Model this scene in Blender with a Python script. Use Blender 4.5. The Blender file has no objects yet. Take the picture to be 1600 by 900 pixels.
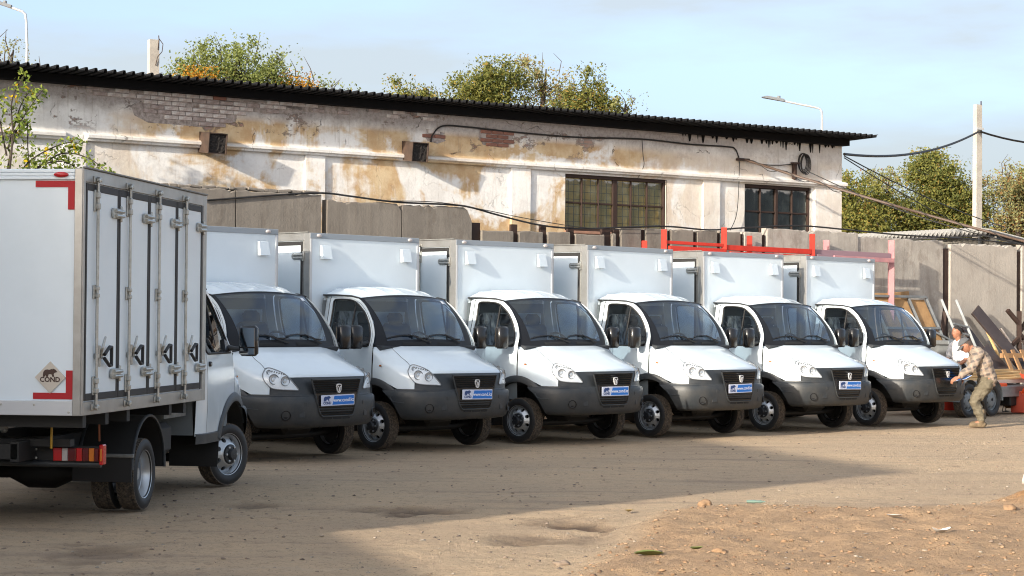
import bpy, bmesh, math, random
import numpy as np
from mathutils import Vector, Matrix
random.seed(7)
R = math.radians
sc = bpy.context.scene
col = sc.collection

# ------------------------------------------------------------------ camera
CAM_F, CAM_PITCH, CAM_ROLL, CAM_H = 3176.88, 0.017152, 0.0084026, 1.6567
cam_data = bpy.data.cameras.new("camera")
cam_data.sensor_width = 36.0
cam_data.lens = CAM_F / 1600 * 36
cam_data.clip_start = 0.1
cam_data.clip_end = 3000
cam = bpy.data.objects.new("camera", cam_data)
col.objects.link(cam)
fw = Vector((0, math.cos(CAM_PITCH), math.sin(CAM_PITCH)))
up0 = Vector((0, -math.sin(CAM_PITCH), math.cos(CAM_PITCH)))
rt0 = Vector((1, 0, 0))
c_, s_ = math.cos(CAM_ROLL), math.sin(CAM_ROLL)
rt, up = rt0 * c_ + up0 * s_, up0 * c_ - rt0 * s_
m_ = Matrix((rt, up, -fw)).transposed().to_4x4()
m_.translation = Vector((0, 0, CAM_H))
cam.matrix_world = m_
sc.camera = cam

# ------------------------------------------------------------------ light
SUN_EL = R(17.5)
SUN_AZ = math.atan2(0.633, 0.774)            # the light travels towards +X +Y by this angle from +Y
sun_data = bpy.data.lights.new("sun", 'SUN')
sun_data.energy = 2.35
sun_data.angle = R(0.8)
sun_data.color = (1.0, 0.90, 0.75)
sun = bpy.data.objects.new("sun", sun_data)
col.objects.link(sun)
tr = Vector((math.sin(SUN_AZ) * math.cos(SUN_EL), math.cos(SUN_AZ) * math.cos(SUN_EL), -math.sin(SUN_EL)))
sun.rotation_euler = tr.to_track_quat('-Z', 'Y').to_euler()

world = bpy.data.worlds.new("World")
sc.world = world
world.use_nodes = True
wn, wl = world.node_tree.nodes, world.node_tree.links
wn.clear()
w_out = wn.new('ShaderNodeOutputWorld')
w_bg = wn.new('ShaderNodeBackground')
w_bg.inputs['Strength'].default_value = 0.15
w_sky = wn.new('ShaderNodeTexSky')
w_sky.sky_type = 'NISHITA'
w_sky.sun_disc = False
w_sky.sun_elevation = SUN_EL
w_sky.sun_rotation = math.pi + SUN_AZ        # the sun stands behind the camera, to its left
w_sky.air_density = 0.62
w_sky.dust_density = 4.5
w_sky.ozone_density = 1.5
# thin high cloud veil over the whole sky
w_tc = wn.new('ShaderNodeTexCoord')
w_map = wn.new('ShaderNodeMapping')
w_map.inputs['Scale'].default_value = (1.2, 1.2, 5.5)
w_map.inputs['Rotation'].default_value = (0.0, 0.16, 0.3)
w_n = wn.new('ShaderNodeTexNoise')
w_n.inputs['Scale'].default_value = 3.2
w_n.inputs['Detail'].default_value = 6
w_n.inputs['Roughness'].default_value = 0.55
w_r = wn.new('ShaderNodeMapRange')
w_r.inputs['From Min'].default_value = 0.40
w_r.inputs['From Max'].default_value = 0.60
w_r.inputs['To Min'].default_value = 0.32
w_r.inputs['To Max'].default_value = 0.84
w_mix = wn.new('ShaderNodeMix')
w_mix.data_type = 'RGBA'
w_mix.inputs['B'].default_value = (1.40, 1.54, 1.60, 1)
wl.new(w_tc.outputs['Generated'], w_map.inputs['Vector'])
wl.new(w_map.outputs['Vector'], w_n.inputs['Vector'])
wl.new(w_n.outputs['Fac'], w_r.inputs['Value'])
wl.new(w_r.outputs['Result'], w_mix.inputs['Factor'])
wl.new(w_sky.outputs['Color'], w_mix.inputs['A'])
wl.new(w_mix.outputs['Result'], w_bg.inputs['Color'])
wl.new(w_bg.outputs['Background'], w_out.inputs['Surface'])

sc.view_settings.view_transform = 'Standard'
sc.view_settings.look = 'None'
sc.view_settings.exposure = 1.66
sc.view_settings.gamma = 1.0
sc.cycles.filter_width = 1.1
sc.cycles.max_bounces = 8
sc.cycles.transparent_max_bounces = 16

# ------------------------------------------------------------------ helpers
class MB:
    """collects shapes and links them as one mesh object"""
    def __init__(s): s.v, s.f, s.m = [], [], []
    def add(s, vs, fs, mi=0):
        o = len(s.v); s.v += [tuple(p) for p in vs]
        for f in fs: s.f.append(tuple(i + o for i in f)); s.m.append(mi)
        return s
    def box(s, c, d, M=None, ch=0.0, mi=0):
        hx, hy, hz = d[0] / 2, d[1] / 2, d[2] / 2
        if ch <= 0:
            vs = [(x, y, z) for x in (-hx, hx) for y in (-hy, hy) for z in (-hz, hz)]
            fs = [(0, 1, 3, 2), (4, 6, 7, 5), (0, 4, 5, 1), (2, 3, 7, 6), (0, 2, 6, 4), (1, 5, 7, 3)]
        else:
            ch = min(ch, hx * .9, hy * .9, hz * .9)
            vs, idx = [], {}
            for sx in (-1, 1):
                for sy in (-1, 1):
                    for sz in (-1, 1):
                        for a in range(3):
                            p = [sx * (hx - ch), sy * (hy - ch), sz * (hz - ch)]
                            p[a] = (sx * hx, sy * hy, sz * hz)[a]
                            idx[(sx, sy, sz, a)] = len(vs); vs.append(tuple(p))
            fs = []
            I = lambda sx, sy, sz, a: idx[(sx, sy, sz, a)]
            for g in (-1, 1):
                def q(l): fs.append(tuple(l if g > 0 else l[::-1]))
                q([I(g, -1, -1, 0), I(g, 1, -1, 0), I(g, 1, 1, 0), I(g, -1, 1, 0)])
                q([I(-1, g, -1, 1), I(-1, g, 1, 1), I(1, g, 1, 1), I(1, g, -1, 1)])
                q([I(-1, -1, g, 2), I(1, -1, g, 2), I(1, 1, g, 2), I(-1, 1, g, 2)])
            for a in (-1, 1):
                for b in (-1, 1):
                    def q2(l, fl): fs.append(tuple(l if fl > 0 else l[::-1]))
                    q2([I(a, b, -1, 0), I(a, b, -1, 1), I(a, b, 1, 1), I(a, b, 1, 0)], a * b)
                    q2([I(-1, a, b, 1), I(-1, a, b, 2), I(1, a, b, 2), I(1, a, b, 1)], a * b)
                    q2([I(b, -1, a, 2), I(b, -1, a, 0), I(b, 1, a, 0), I(b, 1, a, 2)], a * b)
            for sx in (-1, 1):
                for sy in (-1, 1):
                    for sz in (-1, 1):
                        l = (I(sx, sy, sz, 0), I(sx, sy, sz, 1), I(sx, sy, sz, 2))
                        fs.append(l if sx * sy * sz > 0 else l[::-1])
        if M is None: vs = [(x + c[0], y + c[1], z + c[2]) for x, y, z in vs]
        else:
            vs = [M @ Vector(p) + Vector(c) for p in vs]
        return s.add(vs, fs, mi)
    def tube(s, pts, r, n=8, mi=0, caps=True):
        pts = [Vector(p) for p in pts]
        k = len(pts); rr = r if isinstance(r, (list, tuple)) else [r] * k
        t0 = (pts[1] - pts[0]).normalized()
        u = t0.orthogonal().normalized()
        vs, fs = [], []
        for i in range(k):
            if i == 0: t = t0
            elif i == k - 1: t = (pts[-1] - pts[-2]).normalized()
            else: t = ((pts[i + 1] - pts[i]).normalized() + (pts[i] - pts[i - 1]).normalized())
            t = t.normalized() if t.length > 1e-6 else t0
            u = (u - t * u.dot(t)); u = u.normalized() if u.length > 1e-6 else t.orthogonal().normalized()
            w = t.cross(u)
            for j in range(n):
                a = 2 * math.pi * j / n
                vs.append(pts[i] + (u * math.cos(a) + w * math.sin(a)) * rr[i])
        for i in range(k - 1):
            for j in range(n):
                j2 = (j + 1) % n
                fs.append((i * n + j, i * n + j2, (i + 1) * n + j2, (i + 1) * n + j))
        if caps:
            fs.append(tuple(range(n))[::-1]); fs.append(tuple((k - 1) * n + j for j in range(n)))
        return s.add(vs, fs, mi)
    def lathe(s, prof, c=(0, 0, 0), axis='y', n=32, mi=0, close=False):
        """prof: list of (radius, height along the axis)"""
        vs, fs = [], []
        k = len(prof)
        for r, h in prof:
            for j in range(n):
                a = 2 * math.pi * j / n
                x, z = r * math.cos(a), r * math.sin(a)
                p = {'y': (x, h, z), 'z': (x, z, h), 'x': (h, x, z)}[axis]
                vs.append((p[0] + c[0], p[1] + c[1], p[2] + c[2]))
        for i in range(k - 1 + (1 if close else 0)):
            i2 = (i + 1) % k
            for j in range(n):
                j2 = (j + 1) % n
                fs.append((i * n + j, i2 * n + j, i2 * n + j2, i * n + j2))
        return s.add(vs, fs, mi)
    def grid(s, P, mi=0, flip=False, skip=None):
        a, b = len(P), len(P[0])
        vs = [p for row in P for p in row]; fs = []
        for i in range(a - 1):
            for j in range(b - 1):
                if skip and skip(i, j): continue
                q = (i * b + j, i * b + j + 1, (i + 1) * b + j + 1, (i + 1) * b + j)
                fs.append(q[::-1] if flip else q)
        return s.add(vs, fs, mi)
    def prism(s, poly, fn, d0, d1, mi=0):
        """poly: 2-D outline (counter-clockwise); fn(u, v, d) -> point; faces at d0 and d1 and the rim between"""
        n = len(poly)
        vs = [fn(u, v, d0) for u, v in poly] + [fn(u, v, d1) for u, v in poly]
        fs = [tuple(range(n))[::-1], tuple(range(n, 2 * n))]
        fs += [(i, (i + 1) % n, n + (i + 1) % n, n + i) for i in range(n)]
        return s.add(vs, fs, mi)
    def ring(s, A, B, mi=0, flip=False):
        n = len(A)
        fs = [(i, (i + 1) % n, n + (i + 1) % n, n + i) for i in range(n)]
        if flip: fs = [f[::-1] for f in fs]
        return s.add(list(A) + list(B), fs, mi)
    def mirror(s):
        r = MB(); r.v = [(x, -y, z) for x, y, z in s.v]; r.f = [f[::-1] for f in s.f]; r.m = list(s.m); return r
    def xform(s, M):
        s.v = [tuple(M @ Vector(p)) for p in s.v]; return s
    def join(s, o):
        k = len(s.v); s.v += o.v; s.f += [tuple(i + k for i in f) for f in o.f]; s.m += o.m; return s
    def mesh(s, name, mats, smooth=None, fix=False):
        me = bpy.data.meshes.new(name)
        me.from_pydata([tuple(p) for p in s.v], [], s.f)
        if not isinstance(mats, (list, tuple)): mats = [mats]
        for m in mats: me.materials.append(m)
        if len(mats) > 1: me.polygons.foreach_set('material_index', s.m)
        me.validate()
        if fix:
            bm = bmesh.new(); bm.from_mesh(me)
            bmesh.ops.remove_doubles(bm, verts=bm.verts, dist=1e-5)
            bmesh.ops.recalc_face_normals(bm, faces=bm.faces)
            bm.to_mesh(me); bm.free()
        if smooth:
            me.shade_smooth(); me.set_sharp_from_angle(angle=R(smooth))
        me.update()
        return me
    def build(s, name, mats, parent=None, smooth=None, fix=False):
        return link(name, s.mesh(name, mats, smooth, fix), parent)

def link(name, data, parent=None, loc=None, rz=None):
    o = bpy.data.objects.new(name, data); col.objects.link(o)
    if parent is not None: o.parent = parent
    if loc is not None: o.location = loc
    if rz is not None: o.rotation_euler = (0, 0, rz)
    return o

def tag(o, label=None, cat=None, group=None, kind=None):
    if label: o['label'] = label
    if cat: o['category'] = cat
    if group: o['group'] = group
    if kind: o['kind'] = kind
    return o

def empty(name, loc, rz=0.0, label=None, cat=None, group=None):
    o = bpy.data.objects.new(name, None); col.objects.link(o)
    o.empty_display_size = 0.3; o.location = loc; o.rotation_euler = (0, 0, rz)
    return tag(o, label, cat, group)

KIDS = {}
def copy_tree(o, parent=None):
    c = o.copy(); col.objects.link(c)
    if parent is not None: c.parent = parent
    for ch in list(o.children): copy_tree(ch, c)
    return c

def text_mb(txt, size, depth=0.0, bold=0.0, spacing=1.0, align='CENTER'):
    """lettering as a flat MB in the XY plane, centred"""
    cu = bpy.data.curves.new('lettering', 'FONT')
    cu.body = txt; cu.size = size; cu.extrude = depth; cu.offset = bold
    cu.align_x = align; cu.align_y = 'CENTER'; cu.resolution_u = 2; cu.space_character = spacing
    ob = bpy.data.objects.new('lettering', cu); col.objects.link(ob)
    dg = bpy.context.evaluated_depsgraph_get()
    me = bpy.data.meshes.new_from_object(ob.evaluated_get(dg))
    mb = MB(); mb.add([v.co[:] for v in me.vertices], [tuple(p.vertices) for p in me.polygons])
    bpy.data.objects.remove(ob); bpy.data.curves.remove(cu); bpy.data.meshes.remove(me)
    return mb

# ---- smooth value noise on numpy arrays
_rng = np.random.RandomState(11)
_tab = _rng.rand(256, 256)
def vnoise(x, y):
    xi, yi = np.floor(x).astype(int), np.floor(y).astype(int)
    fx, fy = x - xi, y - yi
    fx, fy = fx * fx * (3 - 2 * fx), fy * fy * (3 - 2 * fy)
    g = lambda a, b: _tab[a & 255, b & 255]
    return (g(xi, yi) * (1 - fx) + g(xi + 1, yi) * fx) * (1 - fy) + (g(xi, yi + 1) * (1 - fx) + g(xi + 1, yi + 1) * fx) * fy
def fbm(x, y, o=4):
    r, a = 0, .5
    for k in range(o):
        r = r + a * (vnoise(x * 2 ** k + 17.3 * k, y * 2 ** k + 9.1 * k) - .5); a *= .5
    return r

# ------------------------------------------------------------------ materials
def mat(name, base, rough=0.5, metal=0.0, coat=0.0, spec=0.5, noise=None, bump=None, emis=None):
    """noise: (scale, second colour, low, high) mottles the base; bump: (scale, strength)"""
    m = bpy.data.materials.new(name); m.use_nodes = True
    nt = m.node_tree; b = nt.nodes['Principled BSDF']
    b.inputs['Base Color'].default_value = (*base, 1)
    b.inputs['Roughness'].default_value = rough
    b.inputs['Metallic'].default_value = metal
    b.inputs['Coat Weight'].default_value = coat
    b.inputs['Coat Roughness'].default_value = 0.06
    b.inputs['Specular IOR Level'].default_value = spec
    tc = None
    if noise or bump:
        tc = nt.nodes.new('ShaderNodeTexCoord')
    if noise:
        n = nt.nodes.new('ShaderNodeTexNoise'); n.inputs['Scale'].default_value = noise[0]; n.inputs['Detail'].default_value = 6
        n.inputs['Roughness'].default_value = 0.65
        mr = nt.nodes.new('ShaderNodeMapRange'); mr.inputs['From Min'].default_value = noise[2]; mr.inputs['From Max'].default_value = noise[3]
        mx = nt.nodes.new('ShaderNodeMix'); mx.data_type = 'RGBA'
        mx.inputs['A'].default_value = (*base, 1); mx.inputs['B'].default_value = (*noise[1], 1)
        nt.links.new(tc.outputs['Object'], n.inputs['Vector']); nt.links.new(n.outputs['Fac'], mr.inputs['Value'])
        nt.links.new(mr.outputs['Result'], mx.inputs['Factor']); nt.links.new(mx.outputs['Result'], b.inputs['Base Color'])
    if bump:
        n2 = nt.nodes.new('ShaderNodeTexNoise'); n2.inputs['Scale'].default_value = bump[0]; n2.inputs['Detail'].default_value = 5
        bp = nt.nodes.new('ShaderNodeBump'); bp.inputs['Strength'].default_value = bump[1]; bp.inputs['Distance'].default_value = 0.02
        nt.links.new(tc.outputs['Object'], n2.inputs['Vector']); nt.links.new(n2.outputs['Fac'], bp.inputs['Height'])
        nt.links.new(bp.outputs['Normal'], b.inputs['Normal'])
    return m

def glass_mat(name, tint, refl=0.12, rough=0.0):
    """thin sheet of tinted glass: lets light straight through, mirrors more at grazing angles"""
    m = bpy.data.materials.new(name); m.use_nodes = True
    nt = m.node_tree; nt.nodes.clear()
    o = nt.nodes.new('ShaderNodeOutputMaterial'); mx = nt.nodes.new('ShaderNodeMixShader')
    t = nt.nodes.new('ShaderNodeBsdfTransparent'); g = nt.nodes.new('ShaderNodeBsdfGlossy')
    t.inputs['Color'].default_value = (*tint, 1); g.inputs['Roughness'].default_value = rough
    fr = nt.nodes.new('ShaderNodeLayerWeight'); fr.inputs['Blend'].default_value = .5     # facing: the same from both sides
    pw = nt.nodes.new('ShaderNodeMath'); pw.operation = 'POWER'; pw.inputs[1].default_value = 4.0
    ma = nt.nodes.new('ShaderNodeMath'); ma.operation = 'MULTIPLY_ADD'
    ma.inputs[1].default_value = .9; ma.inputs[2].default_value = refl + .03
    nt.links.new(fr.outputs['Facing'], pw.inputs[0]); nt.links.new(pw.outputs['Value'], ma.inputs[0]); nt.links.new(ma.outputs['Value'], mx.inputs['Fac'])
    nt.links.new(t.outputs[0], mx.inputs[1]); nt.links.new(g.outputs[0], mx.inputs[2]); nt.links.new(mx.outputs[0], o.inputs['Surface'])
    return m

M = {}
M['paint'] = mat('white_paint', (.69, .775, .83), .22, coat=.6, noise=(1.6, (.61, .685, .73), .45, .75))
M['panel'] = mat('white_panel', (.75, .835, .89), .28, spec=.45, noise=(.9, (.69, .775, .825), .42, .72))
M['gap'] = mat('seam_black', (.012, .013, .014), .8)
M['plastic'] = mat('black_plastic', (.026, .031, .036), .45, spec=.5, noise=(3.5, (.060, .058, .054), .45, .78), bump=(260, .12))
M['plastic_gloss'] = mat('gloss_black_plastic', (.014, .014, .015), .22)
M['mask'] = mat('black_glass_mask', (.012, .013, .016), .5, spec=.3)
M['under'] = mat('underbody_black', (.012, .012, .012), .6)
M['rubber'] = mat('tyre_rubber', (.016, .016, .017), .6)
M['tread'] = mat('dusty_tread', (.15, .115, .082), .9, noise=(30, (.05, .042, .035), .4, .6))
M['rim'] = mat('silver_rim', (.50, .52, .54), .32, metal=.75)
M['hub'] = mat('dark_hub', (.022, .024, .028), .4)
M['emblem'] = mat('emblem_silver', (.72, .73, .75), .35, metal=.3)
M['lamp_bowl'] = mat('lamp_bowl', (.62, .64, .66), .3, metal=.4)
M['lamp_grey'] = mat('lamp_grey', (.20, .21, .22), .35)
M['chrome'] = mat('chrome', (.75, .76, .78), .12, metal=1.0)
M['zinc'] = mat('zinc_steel', (.52, .52, .49), .38, metal=.85, noise=(18, (.36, .35, .32), .4, .7))
M['alu'] = mat('aluminium_frame', (.44, .44, .43), .38, metal=.7, noise=(3, (.33, .32, .30), .35, .7))
M['alu_light'] = mat('light_aluminium', (.60, .62, .64), .40, metal=.35)
M['band'] = mat('grey_band', (.30, .34, .38), .40)
M['gasket'] = mat('black_gasket', (.018, .017, .017), .6)
M['glass'] = glass_mat('windscreen_glass', (.66, .78, .90), .10)
M['side_glass'] = glass_mat('side_glass', (.45, .49, .50), .03)
M['lens'] = glass_mat('clear_lens', (.95, .97, .98), .02)
M['mirror'] = mat('mirror_glass', (.32, .34, .36), .03, metal=1.0)
M['red_tape'] = mat('red_reflective_tape', (.42, .008, .014), .6)
M['red_lens'] = mat('red_lens', (.50, .010, .012), .15, coat=.5)
M['dark_red_lens'] = mat('dark_red_lens', (.11, .006, .008), .15, coat=.5)
M['amber'] = mat('amber_lens', (.62, .17, .015), .2, coat=.5)
M['clear_light'] = mat('clear_light_lens', (.50, .46, .45), .15, coat=.5)
M['seat'] = mat('dark_seat_cloth', (.045, .052, .065), .85)
M['film'] = mat('seat_film', (.30, .33, .36), .18, bump=(14, .9))
M['trim'] = mat('cab_lining', (.16, .18, .19), .8)
M['headliner'] = mat('headliner', (.16, .17, .18), .9)
M['dash'] = mat('dashboard', (.03, .034, .04), .55)
M['blue'] = mat('plate_blue', (.010, .16, .58), .5)
M['plate_white'] = mat('plate_white', (.62, .66, .80), .35)
M['navy'] = mat('plate_navy', (.012, .05, .19), .4)
M['white_print'] = mat('white_print', (.82, .84, .88), .4)
M['badge'] = mat('badge_tan', (.60, .55, .48), .35, metal=.3)
M['brown_print'] = mat('badge_print', (.06, .03, .02), .5)
M['galv'] = mat('galvanised_bracket', (.22, .22, .21), .6, noise=(6, (.12, .12, .11), .4, .7))
M['yellow_hose'] = mat('yellow_hose', (.42, .24, .02), .5)
M['brown_hose'] = mat('brown_hose', (.22, .07, .03), .5)

M['lamp_silver'] = mat('headlamp_silver', (.80, .82, .84), .3, metal=.1)
M['glass_dark'] = mat('fog_lamp_glass', (.02, .022, .026), .08)
def film_mat():
    m = bpy.data.materials.new('thin_film'); m.use_nodes = True
    nt = m.node_tree; b = nt.nodes['Principled BSDF']
    b.inputs['Base Color'].default_value = (.75, .80, .86, 1); b.inputs['Roughness'].default_value = .2
    tc = nt.nodes.new('ShaderNodeTexCoord'); mp = nt.nodes.new('ShaderNodeMapping'); mp.inputs['Scale'].default_value = (6, 22, 5)
    n = nt.nodes.new('ShaderNodeTexNoise'); n.inputs['Scale'].default_value = 1.0; n.inputs['Detail'].default_value = 4
    mr = nt.nodes.new('ShaderNodeMapRange'); mr.inputs['From Min'].default_value = .45; mr.inputs['From Max'].default_value = .72; mr.inputs['To Min'].default_value = .25; mr.inputs['To Max'].default_value = .95
    nt.links.new(tc.outputs['Object'], mp.inputs['Vector']); nt.links.new(mp.outputs['Vector'], n.inputs['Vector'])
    nt.links.new(n.outputs['Fac'], mr.inputs['Value']); nt.links.new(mr.outputs['Result'], b.inputs['Alpha'])
    return m
M['film_thin'] = film_mat()
# ------------------------------------------------------------------ light truck: front shell as a spline surface
# rows run from the lower lip (0) over the bonnet lip (1) to the scuttle (4); columns from the centre line (0) to the door edge (8)
SX = [[.905, .893, .86, .785, .66, .50, .33, .16, .004],
      [.862, .85, .82, .755, .64, .49, .325, .16, .004],
      [.80, .79, .755, .68, .565, .435, .30, .15, .004],
      [.53, .523, .497, .445, .375, .29, .205, .115, .004],
      [.135, .125, .095, .045, .005, -.018, -.03, -.03, .004]]
SY = [[0, .24, .465, .675, .825, .90, .935, .952, .957],
      [0, .24, .46, .665, .80, .88, .925, .95, .957],
      [0, .24, .455, .63, .755, .84, .90, .938, .955],
      [0, .24, .435, .585, .695, .785, .86, .92, .948],
      [0, .24, .44, .60, .70, .78, .85, .90, .938]]
SZ = [[.80, .80, .80, .80, .80, .785, .845, .906, .926],
      [.985, .985, .985, .982, .975, .975, .985, 1.0, 1.012],
      [1.06, 1.06, 1.06, 1.062, 1.068, 1.075, 1.085, 1.09, 1.095],
      [1.185, 1.185, 1.183, 1.178, 1.172, 1.168, 1.17, 1.175, 1.18],
      [1.34, 1.34, 1.34, 1.34, 1.34, 1.338, 1.335, 1.333, 1.332]]

def _cr(p0, p1, p2, p3, t):
    return .5 * (2 * p1 + (p2 - p0) * t + (2 * p0 - 5 * p1 + 4 * p2 - p3) * t * t + (3 * p1 - p0 - 3 * p2 + p3) * t ** 3)
def _c1(a, t, sym=0):
    n = len(a); i = min(max(int(math.floor(t)), 0), n - 2); f = t - i
    p0 = a[i - 1] if i > 0 else (sym * a[1] if sym else 2 * a[0] - a[1])
    p3 = a[i + 2] if i + 2 < n else 2 * a[n - 1] - a[n - 2]
    return _cr(p0, a[i], a[i + 1], p3, f)
def S(u, v, off=0.0):
    """point of the shell on the +y side, pushed outwards by off"""
    s = 1
    if u < 0: u, s = -u, -1
    def ev(u, v):
        rx = [_c1(r, u, 1) for r in SX]; ry = [_c1(r, u, -1) for r in SY]; rz = [_c1(r, u, 1) for r in SZ]
        return Vector((_c1(rx, v), _c1(ry, v), _c1(rz, v)))
    p = ev(u, v)
    if off:
        e = .04
        du = ev(min(u + e, 8), v) - ev(max(u - e, 0.0), v); dv = ev(u, min(v + e, 4)) - ev(u, max(v - e, 0))
        n = du.cross(dv); n = n.normalized() if n.length > 1e-9 else Vector((1, 0, 0))
        if n.x + n.y * .3 + n.z * .4 < 0: n = -n
        p = p + n * off
    return Vector((p.x, p.y * s, p.z))
def lerp(a, b, t): return a + (b - a) * t
def interp(x, xs, ys):
    if x <= xs[0]: return ys[0]
    for i in range(len(xs) - 1):
        if x <= xs[i + 1]: return lerp(ys[i], ys[i + 1], (x - xs[i]) / (xs[i + 1] - xs[i]))
    return ys[-1]
def sstep(x, a, b):
    t = min(max((x - a) / (b - a), 0), 1); return t * t * (3 - 2 * t)
def spline(pts, n, closed=False):
    """n samples per span through the points"""
    out = []; k = len(pts); d = len(pts[0])
    for i in range(k if closed else k - 1):
        g = (lambda j: pts[j % k]) if closed else (lambda j: pts[min(max(j, 0), k - 1)])
        for t in range(n):
            out.append(tuple(_cr(g(i - 1)[a], g(i)[a], g(i + 1)[a], g(i + 2)[a], t / n) for a in range(d)))
    if not closed: out.append(tuple(pts[-1]))
    return out
def resample(pts, n):
    P = [Vector(p) for p in pts]; P.append(P[0]); L = [0]
    for i in range(len(P) - 1): L.append(L[-1] + (P[i + 1] - P[i]).length)
    out = []; j = 0
    for k in range(n):
        t = L[-1] * k / n
        while L[j + 1] < t: j += 1
        out.append(P[j].lerp(P[j + 1], (t - L[j]) / max(L[j + 1] - L[j], 1e-9)))
    return out

# bear silhouette used in the maker's sign, unit wide
BEAR = [(0, .30), (.03, .52), (.14, .70), (.30, .74), (.46, .70), (.60, .78), (.66, .74), (.70, .84), (.76, .78), (.86, .74),
        (.97, .58), (1.0, .50), (.90, .46), (.80, .42), (.76, .30), (.80, .06), (.66, .06), (.62, .26), (.52, .30), (.40, .28),
        (.36, .06), (.20, .06), (.20, .22), (.12, .06), (.0, .06)]

# ---------------------------------------------------------------- side of the cab
def Yz(z, x=0):
    y = interp(z, [.40, .55, .80, 1.05, 1.20, 1.335, 1.50, 1.66, 1.80, 1.95, 2.02],
               [.935, .945, .957, .959, .953, .938, .880, .836, .808, .786, .776])
    if x < -.92: y -= .055 * ((-.92 - x) / .25) ** 2
    return y
AR, AZ = .61, .313
def zb(x):
    z = AZ + math.sqrt(max(AR * AR - x * x, 0)) if abs(x) < AR else .55
    return max(z, .55)
WIN = spline([(-.095, 1.337), (-.10, 1.43), (-.155, 1.58), (-.285, 1.755), (-.41, 1.855), (-.52, 1.918), (-.66, 1.945), (-.88, 1.95),
              (-.93, 1.935), (-.945, 1.88), (-.945, 1.42), (-.935, 1.35), (-.90, 1.335)], 4)
OUT = spline([(-.012, 1.337), (-.026, 1.47), (-.105, 1.635), (-.258, 1.82), (-.37, 1.91), (-.47, 1.962), (-.62, 1.992), (-.90, 2.004),
              (-1.08, 2.006), (-1.15, 1.995), (-1.165, 1.55), (-1.166, 1.345), (-1.12, 1.337)], 4)
EDGE = [(-.03, .885, 1.337), (-.042, .852, 1.47), (-.120, .815, 1.635), (-.275, .788, 1.82), (-.455, .768, 1.968)]
EV = [0, .2, .45, .75, 1]
def edge(v): return tuple(interp(v, EV, [e[a] for e in EDGE]) for a in range(3))
EDGES = spline(EDGE, 12)
def edge(v):
    t = v * (len(EDGES) - 1); i = min(int(t), len(EDGES) - 2)
    return tuple(lerp(EDGES[i][a], EDGES[i + 1][a], t - i) for a in range(3))
def Wsh(u, v, off=0.0):
    ex, ey, ez = edge(v); a = abs(u)
    cz = lerp(1.342, 2.018, v ** .97)
    cx = lerp(.14, -.375, v) + .035 * math.sin(math.pi * v)
    p = Vector((cx + (ex - cx) * a ** 2.1, ey * u, cz + (ez - cz) * a ** 2))
    if off: p += Vector((.72, .35 * u, .62)) * off
    return p
def roof_pt(u, s, off=0.0):
    w = Wsh(u, 1); a = abs(u)
    x = lerp(w.x, -1.165, s); y = u * lerp(.768, .785, min(1, s * 3))
    zc = 2.018 + .105 * (1 - (1 - min(s * 1.15, 1)) ** 2.4); zd = 1.968 + .038 * sstep(s, 0, .35)
    e = 2 + 1.6 * sstep(s, 0, .4)
    z = zc - (zc - zd) * a ** e
    for yk in (-.56, -.30, 0, .30, .56):
        z += .013 * math.exp(-((y - yk) / .035) ** 2) * sstep(s, .06, .2)
    return Vector((x, y, z + off))

# column where the bonnet's side seam runs, by row
def useam(v): return interp(v, [0, 1.05, 1.1, 2.1, 3.2, 3.7, 4], [3.95, 3.95, 4.0, 4.16, 4.27, 3.95, 3.46])
def patch(ufun0, ufun1, v0, v1, nu, nv, off=0.0):
    P = []
    for j in range(nv + 1):
        v = lerp(v0, v1, j / nv); a, b = ufun0(v), ufun1(v)
        P.append([S(lerp(a, b, i / nu), v, off) for i in range(nu + 1)])
    return P
def blob(outline, off, bulge=0.0, rings=5):
    """fills a closed outline given in (column, row) with a patch that hugs the shell"""
    n = len(outline); cu = sum(p[0] for p in outline) / n; cv = sum(p[1] for p in outline) / n
    vs = []; fs = []
    for k in range(rings + 1):
        t = 1 - k / rings
        o = off + bulge * (1 - t * t)
        for p in outline: vs.append(S(cu + (p[0] - cu) * t, cv + (p[1] - cv) * t, o))
    for k in range(rings):
        for i in range(n):
            fs.append((k * n + i, k * n + (i + 1) % n, (k + 1) * n + (i + 1) % n, (k + 1) * n + i))
    return vs, fs

def both(name, mb, mats, parent, smooth=None, fix=False):
    return [(mb if s > 0 else mb.mirror()).build(name, mats, parent, smooth, fix) for s in (1, -1)]

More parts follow.
